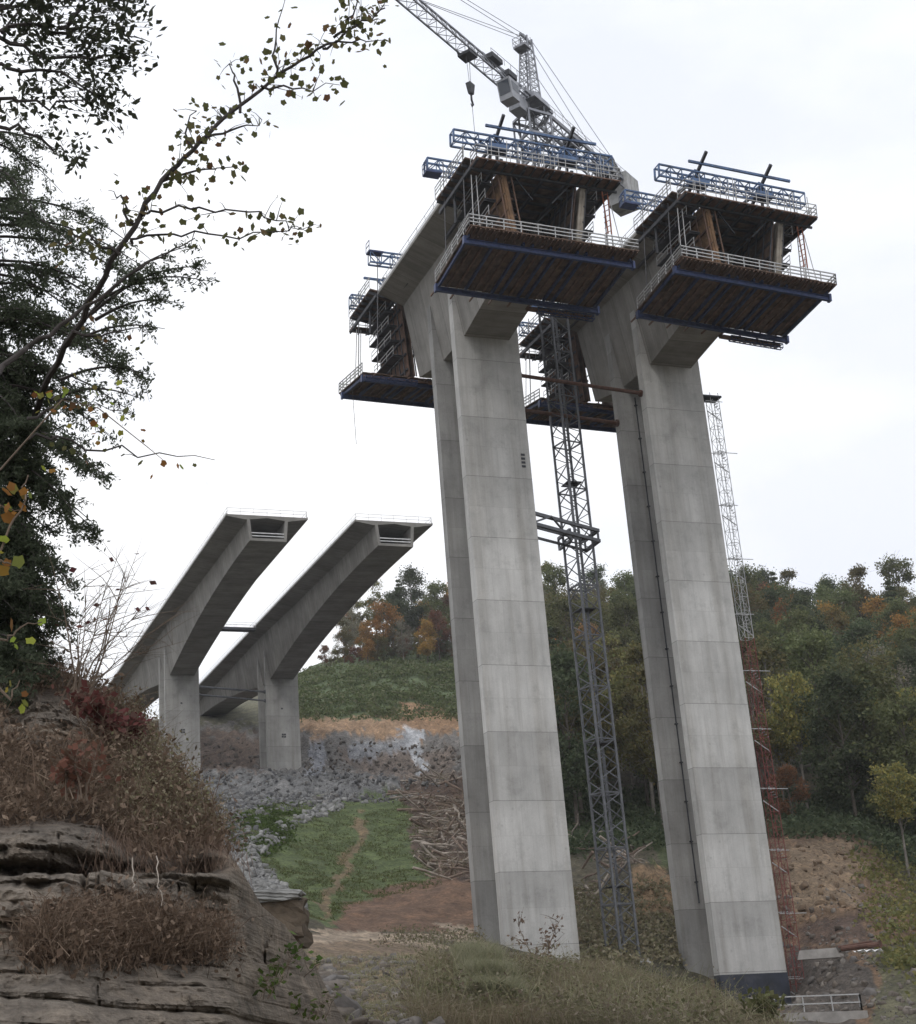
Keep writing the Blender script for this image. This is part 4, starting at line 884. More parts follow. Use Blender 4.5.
# named individuals first: (kind, px, py of the foot, range, scale, sz, label)
named = [('conifer', 748, 640, 400, 1.05, 1, 'pointed dark evergreen topping the ridge right beside the ladder tower'),
         ('yellow_tree', 806, 800, 216, 1.0, 1.3, 'yellow leaved tree standing out before the dark wood, right of the right pier'),
         ('yellow_tree', 906, 860, 190, .85, 1, 'yellow green tree at the right edge of the picture low on the slope'),
         ('grey_tree', 404, 664, 425, .75, 1, 'slender pale grey tree between orange trees at the top of the green hillside'),
         ('orange_tree', 384, 662, 432, 1.1, 1, 'bright orange round tree highest left on the ridge beside the dark green ones'),
         ('grey_tree', 355, 662, 450, .95, 1, 'sparse grey green tree at the left end of the ridge'),
         ('orange_tree2', 368, 667, 424, .7, 1, 'low wide orange tree at the left foot of the ridge wood'),
         ('rust_tree', 440, 660, 424, .85, 1, 'rust coloured tree just left of the left near pier'),
         ('rust_tree', 325, 668, 440, .42, 1, 'small reddish tree at the far left tail of the ridge wood'),
         ('olive_tree', 345, 668, 430, .55, 1, 'small olive tree low on the left of the ridge wood'),
         ('orange_tree', 428, 664, 420, .8, 1, 'orange brown tree below the dark ridge trees'),
         ('dark_tree2', 415, 650, 455, 1.15, 1, 'big dark green tree crowning the ridge left of the near piers'),
         ('round_green', 440, 650, 452, 1.1, 1, 'round green tree beside the biggest ridge tree'),
         ('dark_tree', 398, 655, 450, .95, 1, 'dark green tree behind the bright orange one on the ridge'),
         ('olive_tree2', 548, 800, 240, .8, 1, 'light olive tree showing between left pier and crane mast'),
         ('rust_tree', 795, 830, 207, .5, .9, 'small red leaved understorey tree under the yellow one'),
         ('rust_tree', 870, 668, 415, 1.15, 1, 'broad rust tinged tree on the ridge at upper right'),
         ('orange_tree2', 905, 672, 405, 1.1, 1, 'orange brown tree on the ridge at the right edge'),
         ]
for k, px, py, r, s_, sz, lab in named:
    p = gp(px, py, r); plant(k, p.x, p.y, p.z-.3, s_, rt.uniform(0, 6.3), sz, lab); pts.append((p.x, p.y))
for k_ in range(30):
    px = 330+k_*5.0+rt.uniform(-2, 2); r = rt.uniform(424, 446); v = ray(px, 665); h_ = math.hypot(v.x, v.y); x, y = v.x/h_*r, v.y/h_*r
    kd = rt.choice(['orange_tree', 'rust_tree', 'olive_tree', 'orange_tree2', 'grey_tree', 'rust_tree', 'olive_tree', 'round_green'])
    plant(kd, x, y, ground(x, y)-1.6, rt.uniform(.38, .62)*(.45+.55*min(1, (px-318)/60)), rt.uniform(0, 6.3), 1.0); pts.append((x, y))
tries = 0
while ntree < 298 and tries < 60000:
    tries += 1
    u = rt.random(); px = rt.uniform(500, 990); r = 206+(455-206)*rt.random()**.85
    if u < .10: px = rt.uniform(352, 500); r = rt.uniform(428, 480)
    v = ray(px, 700); h_ = math.hypot(v.x, v.y); x, y = v.x/h_*r, v.y/h_*r
    if not ok(x, y, 6.5 if r < 260 else (8.5 if r < 400 else 7.5)): continue
    if px < 500 and r < 430: continue
    z = ground(x, y)-.3; pts.append((x, y)); 
    k = rt.choices(['round_green', 'tall_green', 'dark_tree', 'dark_tree2', 'olive_tree', 'olive_tree2', 'orange_tree', 'rust_tree', 'yellow_tree', 'grey_tree', 'conifer', 'orange_tree2'],
                   [15, 14, 11, 8, 16, 13, 7, 9, 5, 8, 4, 6] if r > 330 else [17, 17, 17, 12, 14, 12, 1, 3, 3, 7, 4, .8])[0]
    plant(k, x, y, z, rt.uniform(.82, 1.22)*(1.05 if r > 260 else 1.0)*(.62+.38*min(1, max(0, (px-340)/70)) if px < 500 else 1), rt.uniform(0, 6.3), rt.uniform(.9, 1.12))
for k, p in protos.items():
    if k not in used: pass

# ------------------------------------------------------------------ ground cover
def scatter(poly, n, rlo, rhi, seed, warp=6):
    """random ground points inside a region (picture outline used only to know where the patch lies)"""
    rs = np.random.default_rng(seed); xs = [p[0] for p in poly]; ys = [p[1] for p in poly]; res = []
    v0, v1 = ray(min(xs), 900), ray(max(xs), 900); a0, a1 = math.atan2(v0.x, v0.y)-.03, math.atan2(v1.x, v1.y)+.03
    tot = 0
    for _ in range(40):
        m = 20000; a = rs.uniform(a0, a1, m); r = rlo*(rhi/rlo)**rs.random(m); X = r*np.sin(a); Y = r*np.cos(a)
        Z = ground_xy(X, Y); px, py = projn(X, Y, Z); k = inpoly(px+rs.normal(size=m)*warp, py+rs.normal(size=m)*warp*.4, poly); res.append(np.stack([X, Y, Z], 1)[k]); tot += k.sum()
        if tot > n: break
    return np.concatenate(res)[:n]
hillp = [(285, 697), (300, 675), (400, 662), (480, 660), (480, 718), (290, 719)]
P = scatter(hillp, 9000, 350, 445, 1)
cl_ = P[rng.integers(0, len(P), 42000)]+rng.normal(size=(42000, 3))*[.9, .9, .45]+[0, 0, .4]; bumpz = np.clip(fbm(cl_[:, 0]/5, cl_[:, 1]/5, 3, 77), -.3, 1)*3.2; cl_[:, 2] += bumpz*rng.random(len(cl_)); cl_ = cl_[fbm(cl_[:, 0]/3.5, cl_[:, 1]/3.5, 4, 78) > -.16]
o = quads_mesh('hillside_shrubs', leaf_quads(cl_, .5, .3, 1.3), LM['hill']); tag(o, 'low green shrubs covering the hillside behind the distant bridge', 'ground cover', kind='stuff')
P = scatter([(228, 822), (262, 802), (330, 806), (400, 798), (440, 850), (440, 885), (350, 905), (322, 930), (300, 915), (262, 866)], 26000, 145, 245, 2, 3)
qx, qy = projn(P[:, 0], P[:, 1], P[:, 2]); P = P[~inpoly(qx, qy, [(356, 812), (364, 815), (359, 850), (338, 890), (322, 925), (320, 905), (344, 868), (357, 840)])]; P = P[fbm(P[:, 0]/2.2, P[:, 1]/2.2, 4, 15) > -.1]; o = quads_mesh('slope_grass', blades(P, .26, .08, .6), LM['slope']); tag(o, 'short green grass on the slope below the scree', 'grass', kind='stuff')
P = scatter([(228, 832), (240, 816), (270, 804), (300, 808), (290, 835), (262, 862)], 7000, 165, 240, 3, 6)
P = P[fbm(P[:, 0]/3, P[:, 1]/3, 3, 5) > -.02]; P2 = P[rng.integers(0, len(P), 7000)]+rng.normal(size=(7000, 3))*[.2, .2, .12]+[0, 0, .12]; o = quads_mesh('bright_weeds', leaf_quads(P2, .24, .3), LM['bright']); tag(o, 'bright green weeds along the stony gully on the slope', 'weeds', kind='stuff')
# understorey of the wood
ups = [(560, 790), (700, 800), (916, 790), (916, 868), (882, 852), (850, 838), (720, 838), (700, 850), (640, 850), (560, 860)]
P = scatter(ups, 3000, 175, 300, 4, 5); q = P[rng.integers(0, len(P), 36000)]+rng.normal(size=(36000, 3))*[.7, .7, .5]+[0, 0, .5]; o = quads_mesh('undergrowth', leaf_quads(q, .36, .2), LM['dark']); tag(o, 'dark leafy undergrowth along the edge of the wood', 'undergrowth', kind='stuff')
P = scatter([(850, 850), (916, 850), (940, 1000), (880, 960)], 900, 120, 230, 14, 5); q = P[rng.integers(0, len(P), 4500)]+rng.normal(size=(4500, 3))*[.6, .6, .25]+[0, 0, .2]; o = quads_mesh('slope_weeds', leaf_quads(q, .3, .2), LM['olive']); tag(o, 'green and yellow weeds on the dirt slope at the right edge', 'weeds', kind='stuff')
P = scatter([(560, 890), (680, 880), (700, 965), (560, 965)], 2600, 135, 185, 15, 5); q = P[rng.integers(0, len(P), 12000)]+rng.normal(size=(12000, 3))*[.5, .5, .25]+[0, 0, .2]; o = quads_mesh('rough_grass', leaf_quads(q, .26, .2), LM['tanbrush']); tag(o, 'rough brown green growth around the foot of the crane mast', 'weeds', kind='stuff')
# rubble
def rocks(name, P, smin, smax, mat, label, seed, pw=2.5):
    rs = np.random.default_rng(seed); import bmesh
    bm = bmesh.new(); bmesh.ops.create_cube(bm, size=1.7); bmesh.ops.bevel(bm, geom=bm.edges[:], offset=.25, segments=1, affect='EDGES'); bmesh.ops.triangulate(bm, faces=bm.faces[:]); bv = np.array([v.co[:] for v in bm.verts]); bf = np.array([[v.index for v in f.verts] for f in bm.faces]); bm.free()
    n = len(P); s_ = smin+(smax-smin)*rs.random(n)**pw; V_ = []
    for i in range(n):
        q = bv*(rs.uniform(.55, 1.0, 3))*(1+rs.normal(size=(len(bv), 1))*.10)+(bv[:, [1, 2, 0]]*rs.normal(size=3)*.28); a = rs.uniform(0, 6.3); ca_, sa_ = math.cos(a), math.sin(a)
        b2 = rs.uniform(-.7, .7); q = q@np.array([[ca_, sa_, 0], [-sa_, ca_, 0], [0, 0, 1]])@np.array([[1, 0, 0], [0, math.cos(b2), math.sin(b2)], [0, -math.sin(b2), math.cos(b2)]]); V_.append(q*s_[i]+P[i]+[0, 0, s_[i]*.15])
    V_ = np.concatenate(V_); F_ = (bf[None]+np.arange(n)[:, None, None]*len(bv)).reshape(-1, 3)
    me = bpy.data.meshes.new(name); me.vertices.add(len(V_)); me.vertices.foreach_set('co', V_.ravel().astype(np.float32)); me.loops.add(F_.size); me.loops.foreach_set('vertex_index', F_.ravel().astype(np.int32)); me.polygons.add(len(F_)); me.polygons.foreach_set('loop_start', np.arange(0, F_.size, 3, dtype=np.int32)); me.update(); me.validate()
    me.materials.append(mat); o = bpy.data.objects.new(name, me); C.objects.link(o); return tag(o, label, 'rubble', kind='stuff')
def rockmat(name, cols):
    m, nt, b = nodes(name); geo = N(nt, 'ShaderNodeNewGeometry'); c = ramp(nt, geo.outputs['Random Per Island'], [(i/(len(cols)-1), cc) for i, cc in enumerate(cols)])
    n_ = noise(nt, geo.outputs['Position'], 1.8, 5); c = mixc(nt, .8, c, ramp(nt, n_, [(.3, g3(.6)), (.7, g3(1.3))]), 'MULTIPLY'); nt.links.new(c, b.inputs['Base Color']); b.inputs['Roughness'].default_value = .95; bump(nt, b, n_, .5, .2); return m
RMg = rockmat('grey_rubble', [(.09, .09, .095), (.15, .15, .15), (.12, .118, .115), (.22, .218, .21), (.075, .075, .08), (.14, .128, .115)])
RMb = rockmat('brown_rubble', [(.10, .08, .065), (.16, .14, .12), (.13, .12, .115), (.21, .185, .16), (.12, .10, .085)])
RMw = rockmat('pale_rubble', [(.17, .17, .17), (.28, .275, .265), (.13, .13, .125)])
P = scatter([(190, 772), (330, 772), (470, 784), (400, 802), (330, 804), (262, 818), (250, 850), (200, 840)], 5200, 185, 300, 5, 3); rocks('scree', P, .08, .5, RMg, 'grey broken rock scree below the distant piers', 1, 3)
P = scatter([(238, 850), (262, 866), (305, 912), (280, 930), (238, 890)], 1400, 120, 215, 6, 3); rocks('rock_gully', P, .12, .6, RMw, 'pale stones filling the gully left of the green slope', 2, 2)
P = scatter([(240, 845), (300, 815), (340, 800), (345, 808), (300, 825), (255, 862)], 420, 160, 250, 7, 2); rocks('pale_stones', P, .12, .6, RMw, 'line of pale stones across the top of the green slope', 3, 2)
P = scatter([(200, 738), (470, 742), (470, 780), (200, 778)], 1500, 296, 345, 8, 3); rocks('rock_wall_rubble', P, .12, .55, RMb, 'loose brown rock clinging to the blasted rock wall', 4, 3)
P = scatter([(300, 950), (430, 960), (430, 1030), (300, 1030)], 2600, 32, 85, 9, 4); rocks('bank_stones', P, .03, .2, RMb, 'brown and grey stones on the dirt bank at the bottom', 5, 4)
P = scatter([(300, 1000), (330, 970), (350, 1000), (345, 1040), (300, 1040)], 150, 32, 60, 10, 4); rocks('bank_boulders', P, .12, .42, RMb, 'larger angular boulders near the rocky outcrop foot', 6, 1.5)
P = scatter([(780, 845), (860, 845), (870, 910), (790, 930)], 170, 150, 195, 12, 3); rocks('sandstone_rubble', P, .1, .55, rockmat('sandstone_rubble', [(.22, .155, .10), (.15, .105, .07), (.28, .205, .14)]), 'tan sandstone blocks in the cut right of the right pier', 8, 2.5)
P = scatter([(700, 900), (916, 880), (916, 1024), (790, 1010)], 900, 110, 180, 13, 3); rocks('dirt_slope_stones', P, .08, .45, RMb, 'scattered stones on the dirt slope at lower right', 9, 4)

# logs of the brush pile : one thing each
lp = []
for i in range(5):
    rd = random.Random(60+i); Lg = rd.uniform(4, 8); mb = MB(); n = 6; pts_ = [V((Lg*(k/(n-1)-.5), rd.gauss(0, .12), rd.gauss(0, .08))) for k in range(n)]; r0 = rd.uniform(.10, .21)
    t = thing('log', 'log', 'log'); mb.tube(pts_, [r0*(1-.5*k/(n-1)) for k in range(n)], 6); mb.build('stem', MT['deadwood'] if i < 3 else MT['dwood'], t); mb = MB()
    for k in range(4): p = pts_[rd.randint(1, 4)]; mb.tube([p, p+V((rd.gauss(0, .5), rd.gauss(0, .7), rd.gauss(0, .6)))], [.05, .02], 4)
    mb.build('branch_stub', MT['dwood'], t); lp.append(t)
lu = set(); rl = random.Random(9)
Pl = scatter([(402, 790), (440, 776), (478, 800), (478, 884), (430, 880), (425, 840)], 170, 175, 255, 20, 3); Pm = scatter([(565, 838), (640, 850), (610, 905), (575, 890)], 34, 160, 210, 21, 3)
for j, p in enumerate(np.concatenate([Pl, Pm])):
    src = lp[j % 5]
    if j % 5 not in lu and j < 5: o = src; lu.add(j % 5)
    else:
        o = src.copy(); C.objects.link(o)
        for ch in list(src.children): c_ = ch.copy(); C.objects.link(c_); c_.parent = o
    main = j < len(Pl)
    o.location = (p[0], p[1], p[2]+rl.uniform(.05, .9)); o.rotation_euler = (rl.uniform(0, 6), rl.gauss(0, .34), rl.gauss(-.35, 1.0)); s_ = rl.uniform(.6, 1.15); o.scale = (s_,)*3
    o['label'] = 'weathered felled log in the brush pile left of the left near pier' if main else 'weathered felled log lying between left pier and crane mast'; o['group'] = 'logs of the brush pile' if main else 'logs behind the mast'
q = Pl[rng.integers(0, len(Pl), 2600)]+rng.normal(size=(2600, 3))*[1.6, 1.6, .35]+[0, 0, .6]; o = quads_mesh('brushwood', blades(q, .9, .05, 1.6, .2), LM['tanbrush']); tag(o, 'tangled brushwood among the felled logs', 'brushwood', kind='stuff')

# concrete block, pipe and white sheet on the right
p = at(818, 953, 150); t = thing('concrete_block', 'pale concrete block lying on the dirt slope right of the right pier', 'concrete block', p, -.5); mb = MB(); mb.hexa([(-1.9, -.5, -.5), (1.9, -.5, -.5), (1.9, .5, -.5), (-1.9, .5, -.5), (-1.6, -.4, .3), (1.6, -.42, .34), (1.7, .45, .3), (-1.6, .45, .3)]); mb.build('block', MT['slab'], t); mb = MB(); mb.tube([(-.6, 0, .3), (-.6, 0, .5), (-.3, 0, .55), (0, 0, .5), (0, 0, .3)], .04, 5); mb.build('lifting_loop', MT['rust'], t)
p = at(842, 949, 149); q = at(880, 944, 147); t = thing('rusty_pipe', 'long rusty pipe lying beside the pale concrete block', 'pipe', p); mb = MB(); d = q-p; mb.tube([V((0, 0, 0)), d], .22, 8); mb.tube([V((0, .5, .2)), d*.9+V((0, .5, .3))], .12, 6); mb.build('pipe', MT['rust'], t); mb = MB(); mb.tube([d*.985, d*1.015], .32, 8); mb.build('flange', MT['rust'], t)
p = at(872, 952, 146); t = thing('plastic_sheet', 'crumpled white sheet beside the end of the rusty pipe', 'sheet', p); mb = MB(); rs = random.Random(3)
for i in range(8):
    for j in range(4):
        f = lambda a, b_: V((a*.28-1.1, b_*.3, math.sin(a*2.1+b_*3.3)*.14+.15)); mb.quad(f(i, j), f(i+1, j), f(i+1, j+1), f(i, j+1))
mb.build('sheet', MT['plastic'], t)
hz = MB(); hz.box(-900, 1100, -300, 900, -40, 330); hz = hz.build('haze', bpy.data.materials['thin_haze']); tag(hz, kind='structure')
# ------------------------------------------------------------------ foreground spur : layered rock and earth
tu = [-260, -100, 0, 60, 100, 130, 160, 190, 215, 240, 262, 285, 300, 315, 330, 350]
tv = [570, 612, 645, 670, 690, 714, 760, 798, 834, 868, 906, 925, 945, 965, 995, 1030]
nu, nv = 300, 330
us = np.linspace(-260, 350, nu)
top_ = np.interp(us, tu, tv)
S0 = np.zeros((nu, nv, 3)); SC = np.zeros((nu, nv, 3))
for i, u in enumerate(us):
    nf = nv-30; ysv = np.linspace(1090, top_[i], nf)
    r = np.interp(ysv, [600, 640, 700, 780, 835, 870, 960, 1024, 1090], [27, 25, 21.5, 18.2, 16.4, 14.6, 13.4, 12.2, 11.4]) + max(0, u-60)/240*4 + max(0, u-230)/100*6
    x = (u-CX); 
    pts_ = []
    for k in range(nf):
        v = ray(u, ysv[k]); h = math.hypot(v.x, v.y); pts_.append((v.x/h, v.y/h, v.z/h, r[k]))
    lx, ly, lt, lr_ = pts_[-1]
    for k in range(30):                      # the back of the spur falls away from the camera
        g = (k+1)/30; rr = lr_+g*g*26+g*3; pts_.append((lx, ly, lt-g*g*.55*abs(lt)-.02*g, rr))
    S0[i] = [(a*r_, b_*r_, c_*r_) for a, b_, c_, r_ in pts_]
X, Y, Z = S0[..., 0], S0[..., 1], S0[..., 2]; r_ = np.hypot(X, Y); ux, uy = X/r_, Y/r_
side = X*uy - Y*ux; A_ = np.arctan2(X, Y)*16
rowpy = np.zeros((nu, nv)); 
pxs, pys = projn(X, Y, Z)
rockm = np.clip((pys-826-fbm(A_*.5, Z*.4, 3, 41)*24-np.clip((pxs-95)/40, 0, 1)*26)/16, 0, 1)
blk = .8*np.exp(-(((pxs-45)/70)**2+((pys-725)/38)**2)*1.2); rockm = np.clip(rockm+np.clip((blk-.35)*4, 0, 1), 0, 1)
veg2 = np.clip(1-np.abs((pys-945-fbm(A_*.8, Z*.1, 3, 43)*25)/28), 0, 1)*np.clip((250-pxs)/40, 0, 1)*np.clip((pxs-20)/30, 0, 1)*np.clip(.75+fbm(A_*1.7, Z*2.5, 4, 44)*2.2, 0, 1); rockm2 = rockm*(1-veg2*.85)
zz = Z + fbm(A_*.35, Z*.3, 3, 51)*.14 + A_*.02
def hsh(a, b, seed):
    n = (a.astype(np.int64)*374761393 + b.astype(np.int64)*668265263 + seed*974711) & 0x7fffffff; n = ((n ^ (n >> 13))*1274126177) & 0x7fffffff; return ((n ^ (n >> 16)) & 0xffff)/65535.0
def strata(zz, per, seed):
    k = np.floor(zz/per); f = zz/per-k
    def lay(k):
        wdt = (.35+1.6*hsh(k, k*0, seed+9))/per*.5; off = hsh(k, k*0, seed+5)*9; b_ = A_*wdt+off+fbm(A_*2, zz*2, 2, seed)*.18; c_ = np.floor(b_); g = b_-c_; e2 = np.clip((g-.93)/.07, 0, 1)
        bl = hsh(k, c_, seed)*(1-e2)+hsh(k, c_+1, seed)*e2; return bl*.45+vnoise(k*7.7, A_*.22+k*3.1, seed)*.55 + .35*np.exp(-((g-.97)/.03)**2)*(hsh(k, c_, seed+3) > .5)
    e = np.clip((f-.88)/.12, 0, 1); return lay(k)*(1-e)+lay(k+1)*e + .16*np.exp(-((f-.94)/.05)**2), f
s1, f1 = strata(zz, .72, 61); s2, f2 = strata(zz, .23, 62); s3, f3 = strata(zz, .085, 63)
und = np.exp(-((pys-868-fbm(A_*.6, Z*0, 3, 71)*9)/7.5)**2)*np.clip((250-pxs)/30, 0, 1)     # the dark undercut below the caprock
disp = rockm2*(s1*.95 + s2*.42 + s3*.08 + und*.7 - .8) + fbm(A_*1.6, Z*1.6, 4, 81)*.16 + fbm(A_*7, Z*6, 4, 82)*.12 + rockm2*np.abs(fbm(A_*2.6, Z*5, 4, 84))*.3 - blk*.35 + fbm(A_*.35, Z*.3, 2, 83)*.8*(1-rockm)
# vertical cracks
crk = np.abs(fbm(A_*.8, Z*.25+s1*4, 2, 91)); disp = disp*np.clip((pys-top_[:, None]-4)/45, .12, 1)
disp = disp*np.clip((r_-8)/6, .5, 1.25)
X = X+ux*disp; Y = Y+uy*disp
vv = np.stack([X, Y, Z], -1).reshape(-1, 3); ii, jj = np.meshgrid(np.arange(nu-1), np.arange(nv-1), indexing='ij'); a_ = (ii*nv+jj).ravel()
me = bpy.data.meshes.new('rock_bank'); me.from_pydata(vv.tolist(), [], np.stack([a_, a_+nv, a_+nv+1, a_+1], -1).tolist()); me.update()
cr = np.array([.315, .265, .215]); 
tone = (.8+.35*s2+.25*s1)[..., None]
rc = cr*tone; tan = np.clip((pxs-170)/90, 0, 1)[..., None]; rc = rc*(1-tan*.5)+np.array([.27, .22, .165])*tan*.5
soil = np.array([.12, .085, .062])*np.ones_like(rc); orange = np.clip(1-np.abs((pxs-np.interp(pys, tv, tu))+8)/20, 0, 1)[..., None]*np.clip((pys-740)/30, 0, 1)[..., None]
soil = soil*(1-orange*.9)+np.array([.24, .13, .07])*orange*.9
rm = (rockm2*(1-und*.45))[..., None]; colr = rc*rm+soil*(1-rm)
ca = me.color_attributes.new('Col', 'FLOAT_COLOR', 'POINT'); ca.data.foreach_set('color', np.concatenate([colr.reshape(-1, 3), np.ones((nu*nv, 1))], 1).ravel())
m, nt, b = nodes('layered_rock'); at_ = N(nt, 'ShaderNodeAttribute', attribute_name='Col'); ge = N(nt, 'ShaderNodeNewGeometry').outputs['Position']
n1 = noise(nt, mapping(nt, ge, (1, 1, 2)), .9, 8, .7); n2 = noise(nt, ge, 9, 7, .75); n4 = noise(nt, mapping(nt, ge, (.6, .6, 12)), 1.6, 6, .7); n5 = noise(nt, mapping(nt, ge, (2.5, 2.5, .25)), 1, 4)
c = mixc(nt, 1, at_.outputs['Color'], ramp(nt, n1, [(.3, g3(.55)), (.5, g3(.95)), (.7, (1.45, 1.4, 1.35))]), 'MULTIPLY')
c = mixc(nt, 1, c, ramp(nt, n2, [(.3, g3(.6)), (.7, g3(1.4))]), 'MULTIPLY'); c = mixc(nt, .7, c, ramp(nt, n4, [(.36, g3(.75)), (.45, g3(1)), (.7, g3(1.12))]), 'MULTIPLY'); c = mixc(nt, .6, c, ramp(nt, n5, [(.35, g3(.6)), (.6, g3(1.1))]), 'MULTIPLY')
nt.links.new(c, b.inputs['Base Color']); b.inputs['Roughness'].default_value = .95
ad = N(nt, 'ShaderNodeMath', operation='ADD'); nt.links.new(n2, ad.inputs[0]); nt.links.new(n4, ad.inputs[1]); bump(nt, b, ad.outputs[0], 1.0, .2)
me.materials.append(m); o = bpy.data.objects.new('rock_bank', me); C.objects.link(o); tag(o, kind='structure')
SP = np.stack([X, Y, Z], -1); SPX, SPY = projn(X, Y, Z)
def spur_pts(n, cond, seed):
    rs = np.random.default_rng(seed); k = np.argwhere(cond); k = k[rs.integers(0, len(k), n)]; p = SP[k[:, 0], k[:, 1]]
    return p + rs.normal(size=(n, 3))*.12
# dry brush over the upper slope
soilm = (rockm2 < .35) & (SPY > 0)
P = spur_pts(60000, soilm, 1); o = quads_mesh('dry_brush', np.concatenate([blades(P[:34000], .26, .008, .7, .4), leaf_quads(P[34000:]+rng.normal(size=(26000, 3))*.10+[0, 0, .06], .042, 0, 2.2)], 0), LM['brush']); tag(o, 'dry brown brambles and dead grass over the earth bank at left', 'brush', kind='stuff')
P = spur_pts(15000, (veg2 > .4), 2); o = quads_mesh('dead_grass', np.concatenate([blades(P, .24, .007, .6, .5), leaf_quads(P[:5000]+rng.normal(size=(5000, 3))*.1+[0, 0, .06], .035)], 0), LM['brush']); tag(o, 'reddish brown dead grass tuft on the rock ledge at lower left', 'dead grass', kind='stuff')
P = spur_pts(1800, (np.abs(SPY-852) < 12) & (SPX < 250) & (SPX > 90), 3); o = quads_mesh('overhanging_roots', blades(P, .22, .006, .3, .3, np.array([-.05, -.35, -1.9])), LM['brush']); tag(o, 'roots and grass hanging over the caprock ledge', 'roots', kind='stuff')
P = spur_pts(12000, (SPX > 120) & (SPX < 240) & (rockm2 < .5) & (SPY < 840), 33); o = quads_mesh('green_brown_scrub', leaf_quads(P+rng.normal(size=(12000, 3))*.10+[0, 0, .1], .028), LM['tanbrush']); tag(o, 'fine olive brown scrub on the right shoulder of the earth bank', 'scrub', kind='stuff')
P = spur_pts(1500, soilm, 8); o = quads_mesh('dead_stalks', blades(P, .75, .007, .5, .5), LM['brush']); tag(o, 'long thin dead stalks sticking out of the brambles at left', 'dead stalks', kind='stuff')
P = spur_pts(260, soilm, 18); o = quads_mesh('pale_stalks', blades(P, .6, .006, .7, .5), LM['tanbrush']); tag(o, 'pale straw stalks among the dark brambles at left', 'dead stalks', kind='stuff')
# bare arching stems
def stem(mb, p, d, L_, r0, rd, depth=0, droop=.25, n=7):
    pts_ = [V(p)]; d = V(d).normalized(); st = L_/n
    for k in range(n):
        d = (d+V((rd.gauss(0, .10), rd.gauss(0, .10), rd.gauss(0, .08)-droop*.12))).normalized(); pts_.append(pts_[-1]+d*st)
    mb.tube(pts_, [r0*(1-.85*k/n) for k in range(n+1)], 4 if r0 < .03 else 6, False)
    return pts_
def shrub(label, p, n, h, seed, leafm=None, leafn=0, lsz=.07, spread=.5, name='bare_shrub', barkm='twig', r0=.018, tilt=(0, 0, 0), cat='shrub'):
    rd = random.Random(seed); t = thing(name, label, cat, p); mb = MB(); tips = []
    for i in range(n):
        d = V((rd.gauss(0, spread), rd.gauss(0, spread), 1))+V(tilt); ps = stem(mb, (rd.gauss(0, .08), rd.gauss(0, .08), -.1), d, h*rd.uniform(.6, 1.1), r0, rd)
        for q in range(7):
            k = rd.randint(2, 6); e = V((rd.gauss(0, .7), rd.gauss(0, .7), rd.uniform(.1, .9)))+V(tilt)*.7; s2_ = stem(mb, ps[k], e, h*rd.uniform(.2, .5), r0*.5, rd, n=5); tips += s2_[2:]
            for z in range(2): tips += stem(mb, s2_[rd.randint(1, 3)], V((rd.gauss(0, .7), rd.gauss(0, .7), rd.uniform(0, .8))), h*rd.uniform(.1, .25), r0*.28, rd, n=4)[1:]
    mb.build('stems', MT[barkm], t)
    if leafm:
        ps = np.array([tuple(rd.choice(tips)) for _ in range(leafn)])+rng.normal(size=(leafn, 3))*lsz*.8; quads_mesh('leaves', leaf_quads(ps, lsz, .1), LM[leafm], t)
    return t
shrub('bare branching shrub standing against the sky left of the distant bridge', at(82, 690, 21), 7, 2.3, 4, 'redleaf', 14, .07, .22, r0=.014, tilt=(.3, 0, 0))
shrub('second bare shrub with thin arching twigs at the bank top, right of the dark tree', at(70, 700, 20.5), 5, 2.2, 14, 'redleaf', 8, .06, .3, r0=.012, tilt=(.6, 0, 0))
shrub('red leaved shrub on the bank top below the dark tree', at(98, 715, 20), 5, .6, 5, 'redleaf', 240, .07, .8, 'red_shrub', r0=.01)
shrub('maroon leaved bramble low at the left bank beside the rock', at(122, 728, 20), 5, .5, 6, 'redleaf', 260, .075, .9, 'red_shrub', r0=.01)
shrub('brown leaved bramble in front of the mossy boulder at left', at(75, 790, 16), 6, .7, 7, 'redleaf', 260, .06, .9, 'bramble', r0=.01)
shrub('small bare shrub in front of the foot of the left near pier', at(543, 978, 68), 4, 2.9, 8, 'brush', 170, .12, .35, r0=.04)
shrub('green leafy weed growing from the dark hole at the right pier foot', at(768, 1018, 54), 8, 1.1, 9, 'green', 260, .16, .5, 'leafy_weed', r0=.015, cat='weed')
for k, (px, py, lab) in enumerate([(262, 990, 'bright green sprig at the right foot of the rock outcrop'), (285, 968, 'second green sprig just above the outcrop foot, beside the boulders'), (300, 1012, 'lowest green sprig by the boulders at the bottom edge'), (238, 1008, 'green sprig on the pale rock face at the bottom')]):
    shrub(lab, at(px, py, 17+k*.5), 4, .5, 20+k, 'bright', 40, .06, .7, 'green_sprig', r0=.006, cat='sprig')
# pale creeping roots hanging on the rock
rd = random.Random(77)
for k, (px, py, px2, py2, ra, rb) in enumerate([(132, 858, 136, 888, 15.6, 14.9), (156, 856, 161, 906, 15.8, 15.1)]):
    p, q = at(px, py, ra), at(px2, py2, rb); t = thing('hanging_root', ['short pale root hanging under the caprock', 'longer forked pale root hanging beside the short one'][k], 'root', p); mb = MB(); d = q-p
    ps = [d*f+V((rd.gauss(0, .012), rd.gauss(0, .012), (0 if k else math.sin(f*3)*-.12))) for f in np.linspace(0, 1, 9)]; mb.tube(ps, [.007*(1-.6*f) for f in np.linspace(0, 1, 9)], 5); mb.build('root_strand', MT['ptwig'], t)
    mb = MB(); mb.tube([ps[5], ps[5]+V((.05, 0, -.06)), ps[5]+V((.06, 0, -.16))], [.006, .005, .002], 4); mb.build('side_root', MT['ptwig'], t)
